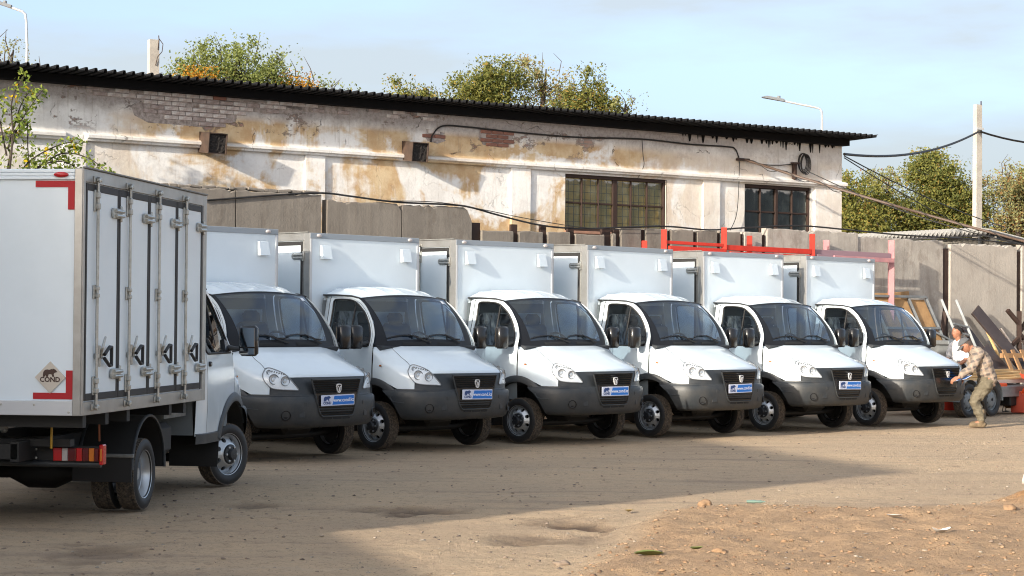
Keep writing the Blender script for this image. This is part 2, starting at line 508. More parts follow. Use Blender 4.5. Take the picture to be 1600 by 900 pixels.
# ---------------------------------------------------------------- one wheel, its outer face towards -y
def tyre_mesh(r=.313, w=.182, n=60):
    b = MB()
    h = w / 2; ri = .20
    prof = [(ri, -h * .78), (ri + .012, -h * .92), (ri + .05, -h * 1.02), (r - .035, -h * .99), (r - .012, -h * .86), (r - .009, -h * .5), (r - .009, h * .5),
            (r - .012, h * .86), (r - .035, h * .99), (ri + .05, h * 1.02), (ri + .012, h * .92), (ri, h * .78), (ri - .005, 0)]
    b.lathe(prof, n=48, mi=0, close=True)
    # tread blocks in five staggered bands
    bands = [(-.86, -.52), (-.48, -.17), (-.14, .14), (.17, .48), (.52, .86)]
    for k, (a0, a1) in enumerate(bands):
        for j in range(n):
            t0 = 2 * math.pi * (j + (.5 if k % 2 else 0) + .08) / n; t1 = 2 * math.pi * (j + (.5 if k % 2 else 0) + .86) / n
            sk = .35 * 2 * math.pi / n * (1 if k % 2 else -1)
            vs = []
            for rr in (r - .012 - (.006 if k in (0, 4) else 0), r - (.004 if k in (0, 4) else 0)):
                for (t, a, q) in ((t0, a0, -sk), (t1, a0, -sk), (t1, a1, sk), (t0, a1, sk)):
                    vs.append((rr * math.cos(t + q), a * h, rr * math.sin(t + q)))
            b.add(vs, [(4, 5, 6, 7), (0, 1, 5, 4), (1, 2, 6, 5), (2, 3, 7, 6), (3, 0, 4, 7)], 1)
    return b.mesh('tyre', [M['rubber'], M['tread']], 35)
def hole_disc(b, r0, r1, y0, y1, hr, k, n=8, mi=0, depth=.03):
    """ring-shaped plate between r0 and r1 with k round holes of radius hr"""
    rm = (r0 + r1) / 2; ym = (y0 + y1) / 2
    for j in range(k):
        c = 2 * math.pi * (j + .5) / k; d = math.pi / k
        out = []
        for i in range(n): out.append((r1, c - d + 2 * d * i / n))
        for i in range(n): out.append((lerp(r1, r0, i / n), c + d))
        for i in range(n): out.append((r0, c + d - 2 * d * i / n))
        for i in range(n): out.append((lerp(r0, r1, i / n), c - d))
        A, B, C = [], [], []
        for (rr, t) in out:
            y = lerp(y0, y1, (rr - r0) / (r1 - r0)); A.append(Vector((rr * math.cos(t), y, rr * math.sin(t))))
        for p in A:
            ce = Vector((rm * math.cos(c), ym, rm * math.sin(c))); q = p - ce
            e1 = Vector((math.cos(c), 0, math.sin(c))); e2 = Vector((-math.sin(c), 0, math.cos(c)))
            a = math.atan2(q.dot(e2), q.dot(e1))
            rx = rm + hr * math.cos(a)
            B.append(Vector((ce.x, 0, ce.z)) + (e1 * math.cos(a) + e2 * math.sin(a) * 1.15) * hr + Vector((0, lerp(y0, y1, (rx - r0) / (r1 - r0)), 0)))
            C.append(B[-1] + Vector((0, depth, 0)))
        b.ring(A, B, mi, True); b.ring(B, C, mi, True)
def rim_front_mesh():
    b = MB()
    b.lathe([(.205, -.079), (.212, -.083), (.206, -.074), (.196, -.062), (.186, -.035), (.183, .0), (.183, .075)], n=48)
    hole_disc(b, .118, .184, -.088, -.03, .022, 8)
    b.lathe([(.118, -.088), (.108, -.094), (.03, -.094)], n=32)
    b.lathe([(.18, .02), (.02, .02)], n=24, mi=1)
    return b.mesh('rim', [M['rim'], M['under']], 40)
def hub_front_mesh():
    b = MB()
    b.lathe([(.100, -.085), (.100, -.103), (.094, -.112), (.060, -.116), (.052, -.135), (.046, -.146), (.002, -.148)], n=32)
    for j in range(6):
        a = 2 * math.pi * j / 6
        b.lathe([(.012, -.105), (.012, -.126), (.002, -.128)], (.077 * math.cos(a), 0, .077 * math.sin(a)), n=8, mi=1)
    return b.mesh('hub', [M['hub'], M['rim']], 40)
def rim_rear_mesh():
    b = MB()
    b.lathe([(.205, -.079), (.212, -.083), (.206, -.074), (.196, -.062), (.188, -.03), (.184, -.02), (.180, .0), (.172, .004), (.170, .045)], n=48)
    hole_disc(b, .10, .171, .075, .045, .02, 8)
    b.lathe([(.10, .075), (.07, .06), (.065, .0), (.05, -.02), (.002, -.022)], n=24)
    return b.mesh('rim', [M['rim']], 40)
ME_TYRE, ME_RIMF, ME_HUB, ME_RIMR = tyre_mesh(), rim_front_mesh(), hub_front_mesh(), rim_rear_mesh()

def make_truck():
    T = empty('box_truck', (0, 0, 0))
    # ---------------- bonnet, wings, scuttle shell
    hood = MB(); hood.grid(patch(lambda v: -useam(v), useam, 1.12, 3.97, 44, 22, .004), flip=False)
    lip0 = [S(lerp(-4, 4, i / 44), 1.12, .004) for i in range(45)]; lip1 = [S(lerp(-4, 4, i / 44), 1.07, -.012) for i in range(45)]
    hood.grid([lip0, lip1])
    hood.build('bonnet', M['paint'], T, 50)
    def wing_patch():
        b = MB()
        b.grid(patch(lambda v: useam(v) + .035, lambda v: 7.94, 0, 3.97, 30, 26))
        return b
    both('wing', wing_patch(), M['paint'], T, 60)
    sh = MB(); sh.grid(patch(lambda v: -8, lambda v: 8, 0.02, 4, 60, 20, -.014)); sh.build('inner_shell', M['gap'], T, 60)
    ind = MB()
    for s in (1, -1):
        p = S(7.0, 2.0, .004); ind.box((p.x, p.y * s, p.z), (.055, .014, .026), ch=.004, mi=0)
        ind.box((p.x, (p.y + .006) * s, p.z), (.034, .008, .014), ch=.002, mi=1)
    ind.build('side_indicator', [M['zinc'], M['amber']], T)
    # ---------------- front bumper with the black grille panel
    bp = MB()
    bp.grid(patch(lambda v: -3.93, lambda v: 3.93, 0, 1.12, 40, 6, .003))
    def uend(xe):
        a, c = 3.0, 8.0
        for _ in range(30):
            m = (a + c) / 2
            if S(m, 0).x > xe: a = m
            else: c = m
        return a
    rows = [(.80, .002, .004), (.783, .006, .016), (.774, .040, .034), (.752, .054, .042), (.69, .060, .046), (.62, .060, .046), (.56, .052, .042), (.50, .040, .034),
            (.445, .018, .016), (.415, -.02, -.02), (.40, -.12, -.12)]
    P = []
    for z, oc, o0 in rows:
        ue = uend(math.sqrt(max(.515 ** 2 - (z - AZ) ** 2, .0)) if z < .80 else .20)
        row = []
        for i in range(-34, 35):
            u = abs(i) / 34 * ue; s = 1 if i >= 0 else -1
            a, c = S(max(u - .05, 0), 0), S(min(u + .05, 8), 0)
            n = Vector((c.y - a.y, a.x - c.x, 0)).normalized()
            p = S(u, 0); o = lerp(o0, oc, sstep(u, 1.7, 2.6)); q = p + n * o
            row.append(Vector((q.x, q.y * s, z)))
        P.append(row)
    bp.grid(P, flip=True)
    bumper = bp.build('front_bumper', M['plastic'], T, 38)
    def on_bumper(u, z, o):
        a, c = S(max(u - .05, 0), 0), S(u + .05, 0); n = Vector((c.y - a.y, a.x - c.x, 0)).normalized()
        return S(u, 0) + n * o, n
    for s in (1, -1):
        p, n = on_bumper(3.05, 0, .045); p.z = .555; p.y *= s; n.y *= s
        rm = n.to_track_quat('X', 'Z').to_matrix().to_4x4(); rm.translation = p
        f = MB(); f.lathe([(.060, .014), (.056, .020), (.050, .012), (.046, -.004), (.044, -.010)], axis='x', n=20, mi=0)
        f.lathe([(.046, -.006), (.03, .002), (.001, .004)], axis='x', n=16, mi=1)
        f.xform(rm).build('fog_light', [M['plastic_gloss'], M['glass_dark'] if 'glass_dark' in M else M['mirror']], bumper, 40)
        for (u, z, d) in ((2.2, .565, (.006, .075, .07)), (2.0, .69, (.006, .045, .045))):
            p, n = on_bumper(u, 0, lerp(.046, .06, sstep(u, 1.7, 2.6)) + (0 if z > .6 else -.006)); p.z = z; p.y *= s; n.y *= s
            rm = n.to_track_quat('X', 'Z').to_matrix().to_4x4()
            MB().box(p, d, rm, ch=.003).build('tow_cover' if z < .6 else 'sensor_cover', M['plastic'], bumper)
        cr = MB()
        pts = []
        for u, z in ((5.75, .70), (5.55, .645), (5.2, .63), (4.6, .626)):
            p, n = on_bumper(u, 0, .058); pts.append((p.x, p.y * s, z))
        cr.tube(pts, .007, 6).build('bumper_crease', M['plastic'], bumper, 60)
    # ---------------- grille
    GX = lambda y: on_bumper(interp(abs(y), [0, .24, .465], [0, 1, 2]), 0, .046)[0].x
    def hw(z): return interp(z, [.54, .60, .972], [.262, .285, .398])
    g = MB(); P = []
    for k in range(9):
        z = lerp(.545, .968, k / 8); P.append([Vector((GX(hw(z) * t / 8) - .002, hw(z) * t / 8, z)) for t in range(-8, 9)])
    g.grid(P)
    grille = g.build('grille', M['gap'], T, 40)
    fr = MB()
    loop = [(-hw(.972), .972)] + [(lerp(-.398, .398, i / 12), .972) for i in range(1, 13)]
    loop += [(hw(z), z) for z in (.9, .8, .7, .6, .56)] + [(.235, .54)] + [(lerp(.235, -.235, i / 8), .538) for i in range(1, 9)] + [(-.262, .56), (-hw(.6), .6), (-hw(.7), .7), (-hw(.8), .8), (-hw(.9), .9)]
    pts = [(GX(y) + .004, y, z) for y, z in loop]; pts.append(pts[0])
    fr.tube(pts, .011, 6, caps=False).build('grille_frame', M['plastic'], grille, 60)
    for z in (.948, .922, .896, .870, .844, .818, .645, .617, .589, .563):
        b = MB(); hh = hw(z) - .004
        A = [Vector((GX(hh * t / 8) + .004, hh * t / 8, z + .004)) for t in range(-8, 9)]
        B = [p + Vector((.014, 0, -.001)) for p in A]; C = [p + Vector((.006, 0, -.012)) for p in A]; D = [p + Vector((0, 0, -.010)) for p in A]
        b.grid([A, B, C, D]); b.build('slat', M['plastic_gloss'], grille, 30)
    cp = MB(); P = []
    for k in range(4):
        z = lerp(.655, .81, k / 3); P.append([Vector((GX(hw(z) * t / 8) + .006, hw(z) * t / 8, z)) for t in range(-8, 9)])
    cp.grid(P).build('plate_holder', M['plastic_gloss'], grille, 40)
    for (a, c) in ((-.215, -.085), (-.07, .07), (.085, .215)):
        MB().grid([[Vector((GX(y) - .0, y, z)) for y in (a, (a + c) / 2, c)] for z in (.503, .523)]).build('air_slot', M['gap'], bumper)
    # emblem: silver shield with a dark field and an antler mark
    em = MB()
    shield = [(-.034, .045), (0, .050), (.034, .045), (.042, .02), (.034, -.022), (.022, -.052), (0, -.060), (-.022, -.052), (-.034, -.022), (-.042, .02)]
    f_ = lambda u, v, d: (GX(0) + .012 + d, u, .872 + v)
    em.prism(shield, f_, 0, .016, 0)
    em.prism([(u * .74, v * .74 + .002) for u, v in shield], f_, .0162, .019, 1)
    for s in (1, -1):
        em.prism([(s * a, b_) for a, b_ in ([(.002, -.03), (.011, -.012), (.014, .008), (.026, .016), (.024, .026), (.012, .020), (.004, .004)][::s])], f_, .019, .023, 0)
    em.prism([(-.008, -.036), (.008, -.036), (.011, -.006), (-.011, -.006)], f_, .019, .0235, 0)
    em.build('emblem', [M['emblem'], M['plastic_gloss']], grille)
    # ---------------- sign in the number plate's place
    px_ = GX(.0) + .016
    pl = MB(); pl.box((px_, 0, .727), (.008, .545, .128), ch=.003)
    plate = pl.build('number_plate', M['plate_white'], T)
    MB().prism([(-.095, -.052), (.260, -.052), (.260, .052), (-.06, .052)], lambda u, v, d: (px_ + d, u, .727 + v), .0041, .0052).build('blue_field', M['blue'], plate)
    t = text_mb('www.cond.kz', .062, 0, .0012); t.v = [(px_ + .0062, x + .088, .727 + y) for x, y, z in t.v]; t.build('lettering', M['white_print'], plate)
    t = text_mb('COND', .042, 0, .0022, 1.0); t.v = [(px_ + .0050, x - .178, .696 + y) for x, y, z in t.v]; t.build('lettering', M['navy'], plate)
    MB().prism([(u * .115 - .235, v * .085 + .713 - .727) for u, v in BEAR[::-1]], lambda u, v, d: (px_ + d, u, .727 + v), .0041, .0050).build('bear_mark', M['navy'], plate)
    # ---------------- headlights
    HL = [(4.49, 1.52), (4.20, 2.16), (3.86, 2.34), (3.47, 2.17), (3.10, 1.82), (2.79, 1.12), (2.54, .68), (2.29, .27), (2.72, .27), (3.31, .30), (3.86, .40), (4.20, .68), (4.42, 1.0)]
    HLs = spline(HL, 4, True)
    hb = MB(); v_, f_2 = blob(HLs, .006); hb.add(v_, f_2)
    bz = MB(); pts = [S(u, v, .010) for u, v in HLs]; bz.tube(pts + [pts[0]], .006, 6, caps=False)
    ln = MB(); v_, f_2 = blob(HLs, .013, .012); ln.add(v_, f_2)
    def lamp(u, v, r):
        c0 = S(u, v, .009); n = (S(u, v, .02) - S(u, v, 0)).normalized(); n = (n + Vector((.9, 0, -.2))).normalized()
        m = n.to_track_quat('X', 'Z').to_matrix().to_4x4(); m.translation = c0
        b = MB(); b.lathe([(r, .0), (r * 1.0, .010), (r * .9, .011), (r * .84, .002), (r * .5, -.004), (r * .42, .002), (.002, .006)], axis='x', n=20)
        b.m = [1 if i // 20 in (0, 1, 2) else (1 if i // 20 == 4 else 0) for i in range(len(b.f))]
        return b.xform(m)
    for s in (1, -1):
        k = (lambda mb: mb) if s > 0 else (lambda mb: mb.mirror())
        hl = k(hb).build('headlight', M['lamp_silver'] if 'lamp_silver' in M else M['chrome'], T, 60)
        k(bz).build('bezel', M['lamp_grey'], hl, 60)
        k(lamp(3.72, .98, .062)).build('reflector', [M['lamp_bowl'], M['lamp_grey']], hl, 40)
        k(lamp(3.02, .82, .058)).build('reflector', [M['lamp_bowl'], M['lamp_grey']], hl, 40)
        k(lamp(4.02, 1.78, .030)).build('turn_lamp', [M['lamp_bowl'], M['lamp_grey']], hl, 40)
        rb = MB()
        for q in range(6):
            u, v = lerp(3.75, 3.05, q / 5), lerp(1.95, 1.55, q / 5); rb.box(S(u, v, .011), (.008, .018, .018), ch=.002)
        k(rb).build('lamp_rib', M['galv'], hl)
        k(ln).build('lens', M['lens'], hl, 60)
    # ---------------- windscreen, surround, scuttle, wipers
    V0, V1 = .125, .962
    ug = lambda v: interp(v, [0, V0, V1, 1], [.80, .81, .945, .95])
    vl = [0, .06, V0] + [lerp(V0, V1, i / 14) for i in range(1, 15)] + [1.0]
    def ul(v): return [-1, -(1 + ug(v)) / 2] + [lerp(-ug(v), ug(v), i / 24) for i in range(25)] + [(1 + ug(v)) / 2, 1]
    su = MB(); su.grid([[Wsh(u, v) for u in ul(v)] for v in vl], skip=lambda i, j: 2 <= i < 16 and 2 <= j < 26)
    su.build('windscreen_surround', M['mask'], T, 50)
    gl = MB(); gl.grid([[Wsh(u, v, .002) for u in ul(v)[2:27]] for v in vl[2:17]]); gl.build('windscreen', M['glass'], T, 60)
    for s in (1, -1):
        MB().grid([[Wsh(s * lerp(.12, .56, i / 10), lerp(.015, .075, j / 2), .006 + (.006 if 0 < i < 10 and j == 1 else 0)) for i in range(11)] for j in range(3)]).build('scuttle_vent', M['gap'], T)
    for (u0, u1, up, v0_) in ((-.80, -.06, -.04, .150), (-.02, .66, .62, .150)):
        b = MB(); pts = [Wsh(lerp(u0, u1, i / 10), v0_ + .05 * math.sin(math.pi * min(1, (i + 1) / 9)) - (.0 if i < 8 else .02), .018) for i in range(11)]
        b.tube(pts, .011, 6)
        wp = b.build('wiper', M['plastic_gloss'], T, 60)
        MB().tube([Wsh(up, .05, .02), Wsh(lerp(up, (u0 + u1) / 2, .5), .11, .034), Wsh((u0 + u1) / 2, v0_ + .05, .03)], [.013, .009, .006], 6).build('wiper_arm', M['plastic_gloss'], wp, 60)
    MB().grid([[Wsh(lerp(.78, .86, i / 2), v, .005) for i in range(3)] for v in (.86, .92)]).build('windscreen_sticker', M['white_print'], T)
    # ---------------- roof
    rf = MB(); rf.grid([[roof_pt(lerp(-1, 1, i / 60), s) for i in range(61)] for s in [k / 18 for k in range(19)]])
    back = [roof_pt(lerp(-1, 1, i / 60), 1) for i in range(61)]
    rf.grid([back, [Vector((-1.168, p.y, 1.94)) for p in back]])
    rf.build('roof', M['paint'], T, 50)
    hd = MB(); hd.grid([[roof_pt(lerp(-.97, .97, i / 16), s, -.04) for i in range(17)] for s in (.02, .3, .6, 1)]); hd.build('headlining', M['headliner'], T, 60)
    def drip():
        pts = [(-.44, .779, 1.963), (-.60, .789, 1.994), (-.9, .793, 2.008), (-1.165, .793, 2.010)]
        return MB().tube(pts, .011, 6)
    both('drip_rail', drip(), M['gasket'], T, 60)
    # ---------------- sides: door, rear quarter, glass
    N = 72
    wi = resample([(x, Yz(z, x), z) for x, z in WIN], N); ou = resample([(x, Yz(z, x), z) for x, z in OUT], N)
    md = [a.lerp(b, .42) for a, b in zip(wi, ou)]; md2 = [a.lerp(b, .50) for a, b in zip(wi, ou)]
    def pj(L_): return [Vector((p.x, Yz(p.z, p.x), p.z)) for p in L_]
    wi, md, md2, ou = pj(wi), pj(md), pj(md2), pj(ou)
    door = MB()
    xs = [lerp(-.952, -.006, i / 30) for i in range(31)]
    door.grid([[Vector((x, Yz(lerp(zb(x), 1.338, j / 10), x) + (.006 * math.exp(-((lerp(zb(x), 1.338, j / 10) - .74) / .018) ** 2)), lerp(zb(x), 1.338, j / 10))) for x in xs] for j in range(11)])
    door.ring(wi, md)
    door.ring([p - Vector((0, .03, 0)) for p in wi], wi)
    quarter = MB()
    xq = [lerp(-1.168, -.960, i / 8) for i in range(9)]
    quarter.grid([[Vector((x, Yz(lerp(.55, 1.338, j / 8), x), lerp(.55, 1.338, j / 8))) for x in xq] for j in range(9)])
    quarter.ring(md2, ou)
    seal = MB(); sp = [p + Vector((0, .002, 0)) for p in wi]; seal.tube(sp + [sp[0]], .012, 6, caps=False)
    gls = MB(); n = len(wi); gls.add([p - Vector((0, .012, 0)) for p in wi], [tuple(range(n))])
    div = MB(); div.box((-.512, Yz(1.62) - .004, 1.625), (.020, .02, .60), Matrix.Rotation(R(13.5), 4, 'X'), ch=.004)
    lin = MB(); lin.grid([[Vector((x, Yz(z, x) - .05, z)) for x in (-1.15, -.6, -.05)] for z in (.6, .9, 1.15, 1.325)])
    undr = MB(); undr.grid([[Vector((x, Yz(z, x) - .016, max(z, zb(x) + .01))) for x in [lerp(-1.16, .0, i / 20) for i in range(21)]] for z in (.56, .7, .9, 1.1, 1.325)])
    hnd = MB(); hnd.box((-.872, Yz(1.235) + .006, 1.235), (.075, .03, .05), ch=.012)
    mtri = MB(); mtri.prism([(-.10, 1.345), (-.105, 1.45), (-.20, 1.47), (-.30, 1.345)][::-1], lambda u, v, d: (u, Yz(v, u) - .012 + d, v), 0, .026)
    for s in (1, -1):
        k = (lambda mb: mb) if s > 0 else (lambda mb: mb.mirror())
        d = k(door).build('door', M['paint'], T, 40)
        k(quarter).build('cab_side', M['paint'], T, 40)
        k(seal).build('window_seal', M['gasket'], d, 60); k(gls).build('window_pane', M['side_glass'], d)
        k(div).build('window_bar', M['gasket'], d); k(hnd).build('door_handle', M['plastic_gloss'], d, 40)
        k(lin).build('door_lining', M['trim'], d, 60); k(undr).build('door_frame', M['gap'], d, 60)
        k(mtri).build('mirror_base', M['plastic_gloss'], d)
        # mirror
        hm = MB(); hm.box((-.115, 1.135, 1.455), (.115, .185, .305), ch=.028)
        mir = k(hm).build('wing_mirror', M['plastic_gloss'], T, 60)
        k(MB().tube([(-.12, .92, 1.385), (-.12, 1.0, 1.375), (-.115, 1.07, 1.37)], [.03, .022, .022], 8)).build('mirror_arm', M['plastic'], mir, 60)
        k(MB().box((-.174, 1.135, 1.49), (.006, .15, .19), ch=.002)).build('mirror_glass', M['mirror'], mir)
        k(MB().box((-.174, 1.135, 1.35), (.006, .15, .065), ch=.002)).build('mirror_glass', M['mirror'], mir)
        # wheel arch trim and sill
        fl = MB(); A, B, C = [], [], []
        for i in range(41):
            a = lerp(R(33), R(161), i / 40); ca, sa = math.cos(a), math.sin(a)
            def pt(r, o):
                x, z = r * ca, AZ + r * sa
                y = Yz(z, x) if x < 0 else (lambda uu: S(uu, 0).y)(8 - min(x / .16, 2.4))
                return Vector((x, y + o, z))
            A.append(pt(.622, .004)); B.append(pt(.60, .024)); C.append(pt(.535, .022))
        D = [p - Vector((0, .06, 0)) for p in C]
        fl.grid([A, B, C, D]); k(fl).build('wheel_arch', M['plastic'], T, 50)
        wl = MB(); wl.grid([[Vector((.53 * math.cos(R(a)), y, AZ + .53 * math.sin(R(a)))) for a in range(22, 191, 8)] for y in (.45, .935)]); k(wl).build('wheel_well', M['under'], T, 60)
        si = MB(); si.grid([[Vector((x, Yz(.5, x) + o, z)) for x in [lerp(-1.165, -.46, i / 10) for i in range(11)]] for z, o in ((.575, .004), (.565, .016), (.475, .012), (.465, -.08))]); k(si).build('sill', M['plastic'], T, 40)
        if s < 0: k(MB().box((-.47, .845, .36), (.012, .17, .24), Matrix.Rotation(R(8), 4, 'Y'))).build('front_mudflap', M['under'], T)
    # ---------------- back of the cab and the cab's inside
    bk = MB(); oi = resample([(-1.168, y, z) for y, z in ((-.70, 1.42), (.70, 1.42), (.70, 1.80), (-.70, 1.80))], 48)
    oo = resample([(-1.168, y, z) for y, z in ((-.88, .56), (.88, .56), (.80, 1.97), (-.80, 1.97))], 48)
    # match starting corners by angle
    bk.ring(oo, oi); bk.build('cab_back', M['trim'], T)
    MB().grid([[Vector((-1.165, y, z)) for y in (-.7, .7)] for z in (1.42, 1.80)]).build('rear_window', M['lens'], T)
    ds = MB(); prof = [(-.02, 1.20), (.09, 1.335), (-.10, 1.365), (-.22, 1.372), (-.36, 1.33), (-.43, 1.16), (-.36, .95), (-.10, .80)]
    ds.prism(prof[::-1], lambda u, v, d: (u, d, v), -.86, .86)
    ds.box((-.33, .42, 1.385), (.16, .42, .06), Matrix.Rotation(R(12), 4, 'Y'), ch=.02)
    ds.build('dashboard', M['dash'], T)
    sw = MB(); c0 = Vector((-.50, .42, 1.36)); rm = Matrix.Rotation(R(58), 3, 'Y')
    ring = [c0 + rm @ Vector((.19 * math.cos(2 * math.pi * i / 24), .19 * math.sin(2 * math.pi * i / 24), 0)) for i in range(25)]
    sw.tube(ring, .014, 6, caps=False)
    for a in (90, 210, 330): sw.tube([c0, c0 + rm @ Vector((.19 * math.cos(R(a)), .19 * math.sin(R(a)), 0))], .013, 6)
    sw.tube([c0, c0 + Vector((.22, 0, -.14))], .03, 8); sw.build('steering_wheel', M['dash'], T, 60)
    for y, w in ((.42, .50), (-.34, .80)):
        b = MB(); b.box((-.72, y, 1.02), (.50, w, .16), ch=.05)
        st = b.build('seat', M['seat'], T, 50)
        MB().box((-1.0, y, 1.33), (.15, w * .96, .62), Matrix.Rotation(R(-10), 4, 'Y'), ch=.05).build('backrest', M['seat'], st, 50)
        for hy in ((y,) if w < .6 else (y - .20, y + .20)):
            MB().box((-1.06, hy, 1.70), (.11, .27, .17), Matrix.Rotation(R(-10), 4, 'Y'), ch=.045).build('headrest', M['seat'], st, 60)
    # crumpled dust film over a passenger seat
    fm = MB(); P = []
    rr = random.Random(3)
    for j in range(13):
        row = []
        for i in range(17):
            t, q = i / 16, j / 12
            wdt = lerp(.17, .33, q ** .8)
            row.append(Vector((-.965 + .10 * q + .03 * rr.random() - .10 * abs(t - .5) ** 2, -.54 + wdt * (t - .5) * 2 * .8 + .012 * rr.random(), 1.80 - .62 * q)))
        P.append(row)
    fm.grid(P); fm.build('seat_film', M['film_thin'] if 'film_thin' in M else M['film'], T, 80)
    # ---------------- chassis and running gear
    ch = MB()
    for s in (1, -1): ch.box((-2.1, .38 * s, .60), (4.7, .07, .16))
    for x in (-.35, -1.2, -2.1, -3.4, -4.4): ch.box((x, 0, .60), (.10, .80, .12))
    ch.box((.22, 0, .60), (1.05, 1.0, .40), ch=.06); ch.box((.05, 0, .40), (.5, .5, .22), ch=.06)
    ch.box((-.75, 0, .72), (.75, 1.7, .28), ch=.05)
    ch.box((-1.95, -.62, .56), (.75, .36, .30), ch=.05)
    ch.box((-4.16, 0, .66), (.10, 1.5, .06))
    chs = ch.build('chassis', M['under'], T)
    ax = MB(); ax.tube([(0, -.80, .30), (0, -.5, .27), (0, .5, .27), (0, .80, .30)], .045, 8); ax.build('front_axle', M['under'], T, 60)
    ax = MB(); ax.tube([(-2.774, -.85, .313), (-2.774, -.3, .313), (-2.774, -.12, .313), (-2.774, .12, .313), (-2.774, .3, .313), (-2.774, .85, .313)], [.055, .055, .14, .14, .055, .055], 12)
    ax.tube([(-2.6, 0, .33), (-1.2, 0, .50)], .04, 8); ax.build('rear_axle', M['under'], T, 60)
    for s in (1, -1):
        b = MB()
        for q in range(3): b.tube([(-2.05 - .12 * q, s * .50, .52 - .02 * q), (-2.774, s * .50, .40 - .018 * q), (-3.45 + .12 * q, s * .50, .52 - .02 * q)], .022, 4)
        b.build('leaf_spring', M['under'], T)
        # rear wheel guard: an arched skin with a rolled lip
        gd = MB(); A = [Vector((-2.774 + .46 * math.cos(R(a)), 0, AZ + .05 + .46 * math.sin(R(a)))) for a in range(-2, 187, 9)]
        gd.grid([[p + Vector((0, y * s, 0)) for p in A] for y in (.46, .95)])
        gdo = gd.build('rear_mudguard', M['under'], T, 60)
        MB().tube([p + Vector((0, .95 * s, 0)) for p in A], .014, 6).build('guard_lip', M['plastic'], gdo, 60)
        MB().tube([p + Vector((0, .48 * s, 0)) for p in A], .014, 6).build('guard_lip', M['plastic'], gdo, 60)
        MB().box((-3.24, .69 * s, .385), (.012, .52, .22)).build('rear_mudflap', M['gasket'], T)
        MB().box((-3.25, .70 * s, .50), (.03, .54, .03), ch=.004).build('mudflap_bar', M['galv'], T)
        # tail lamps on their beam
        tl = MB(); tl.box((-4.10, .775 * s, .565), (.05, .39, .125), ch=.008)
        lamp_ = tl.build('tail_light', M['gasket'], T)
        for (y0, y1, mm) in ((.582, .655, 'red_lens'), (.655, .705, 'clear_light'), (.705, .775, 'dark_red_lens'), (.775, .825, 'red_lens'), (.825, .88, 'dark_red_lens'), (.88, .925, 'amber'), (.925, .965, 'dark_red_lens')):
            MB().box((-4.13, (y0 + y1) / 2 * s, .565), (.02, y1 - y0 - .003, .105), ch=.004).build('lens', M[mm], lamp_)
        MB().box((-4.10, .985 * s, .565), (.085, .035, .165), ch=.008).build('side_marker', M['red_lens'], T)
        MB().box((-4.145, .985 * s, .565), (.012, .016, .10), ch=.003).build('amber_strip', M['amber'], lamp_)
    MB().tube([(-4.09, -.97, .485), (-4.09, .97, .485)], .026, 10).build('underrun_bar', M['plastic'], T, 60)
    MB().box((-4.06, 0, .565), (.03, 1.96, .13)).build('lamp_board', M['under'], T)
    b = MB()
    for y, z in ((-.42, .60), (-.37, .56), (-.42, .53)): b.lathe([(.010, -4.08), (.010, -4.092), (.001, -4.094)], (0, y, z), axis='x', n=8)
    b.build('bolt', M['zinc'], T)
    b = MB(); b.lathe([(.022, -4.10), (.022, -4.14), (.001, -4.145)], (0, -.16, .75), axis='x', n=12); b.build('breather', M['zinc'], T, 40)
    b = MB(); b.box((-4.35, -.02, .83), (.06, .50, .13), ch=.006); b.box((-4.38, -.14, .88), (.05, .10, .05), ch=.004); b.build('floor_beam', M['galv'], T)
    MB().tube([(-4.28, -.62, .90), (-4.28, -.62, .62)], .010, 6).build('hose', M['yellow_hose'], T, 60)
    MB().tube([(-3.9, -.88, .90), (-3.9, -.885, .75), (-3.85, -.87, .66)], .009, 6).build('hose', M['brown_hose'], T, 60)
    MB().box((-1.55, -.80, .80), (.70, .03, .10)).build('body_bearer', M['galv'], T)
    b = MB()
    for x in (-1.7, -2.15, -3.35, -3.9, -4.45): b.box((x, 0, .85), (.08, 1.9, .10))
    b.build('cross_bearer', M['under'], T)
    # ---------------- wheels
    for s in (1, -1):
        rz = 0 if s < 0 else math.pi
        w = link('front_wheel', ME_TYRE, T, (0, .845 * s, AZ), rz)
        link('rim', ME_RIMF, w); link('hub', ME_HUB, w)
        w = link('rear_wheel', ME_TYRE, T, (-2.774, .835 * s, AZ), rz); link('rim', ME_RIMR, w)
        w = link('rear_wheel', ME_TYRE, T, (-2.774, .612 * s, AZ), rz)
        link('rim', ME_RIMR, w).rotation_euler = (0, 0, math.pi)
    # ---------------- cargo box
    xf, xr, hy, zt, zo = -1.205, -4.664, .993, 2.837, .902
    xm, zm = (xf + xr) / 2, (zt + zo) / 2
    bx = MB(); bx.box((xm, 0, zm), (xf - xr - .016, 2 * hy - .016, zt - zo - .008))
    box = bx.build('cargo_box', M['panel'], T)
    # front: grey band, thin side profiles; roof edge
    MB().box((xf - .006, 0, 2.801), (.018, 2 * hy, .072), ch=.004).build('front_band', M['band'], T)
    for s in (1, -1): MB().box((xf - .006, s * (hy - .018), 1.832), (.018, .036, 1.864), ch=.004).build('front_profile', M['alu_light'], T)
    MB().box((xf - .006, 0, .925), (.018, 2 * hy, .05), ch=.004).build('front_sill', M['alu'], T)
    for y in (-.73, .73):
        v = MB(); v.add([(xf + d, y + a, z) for (d, a, z) in ((.002, -.088, 2.675), (.002, .088, 2.675), (.002, .088, 2.488), (.002, -.088, 2.488), (.018, -.075, 2.668), (.018, .085, 2.668), (.055, .085, 2.492), (.055, -.075, 2.492))],
              [(4, 5, 6, 7), (0, 1, 5, 4), (1, 2, 6, 5), (2, 3, 7, 6), (3, 0, 4, 7)]); v.build('roof_vent', M['paint'], box)
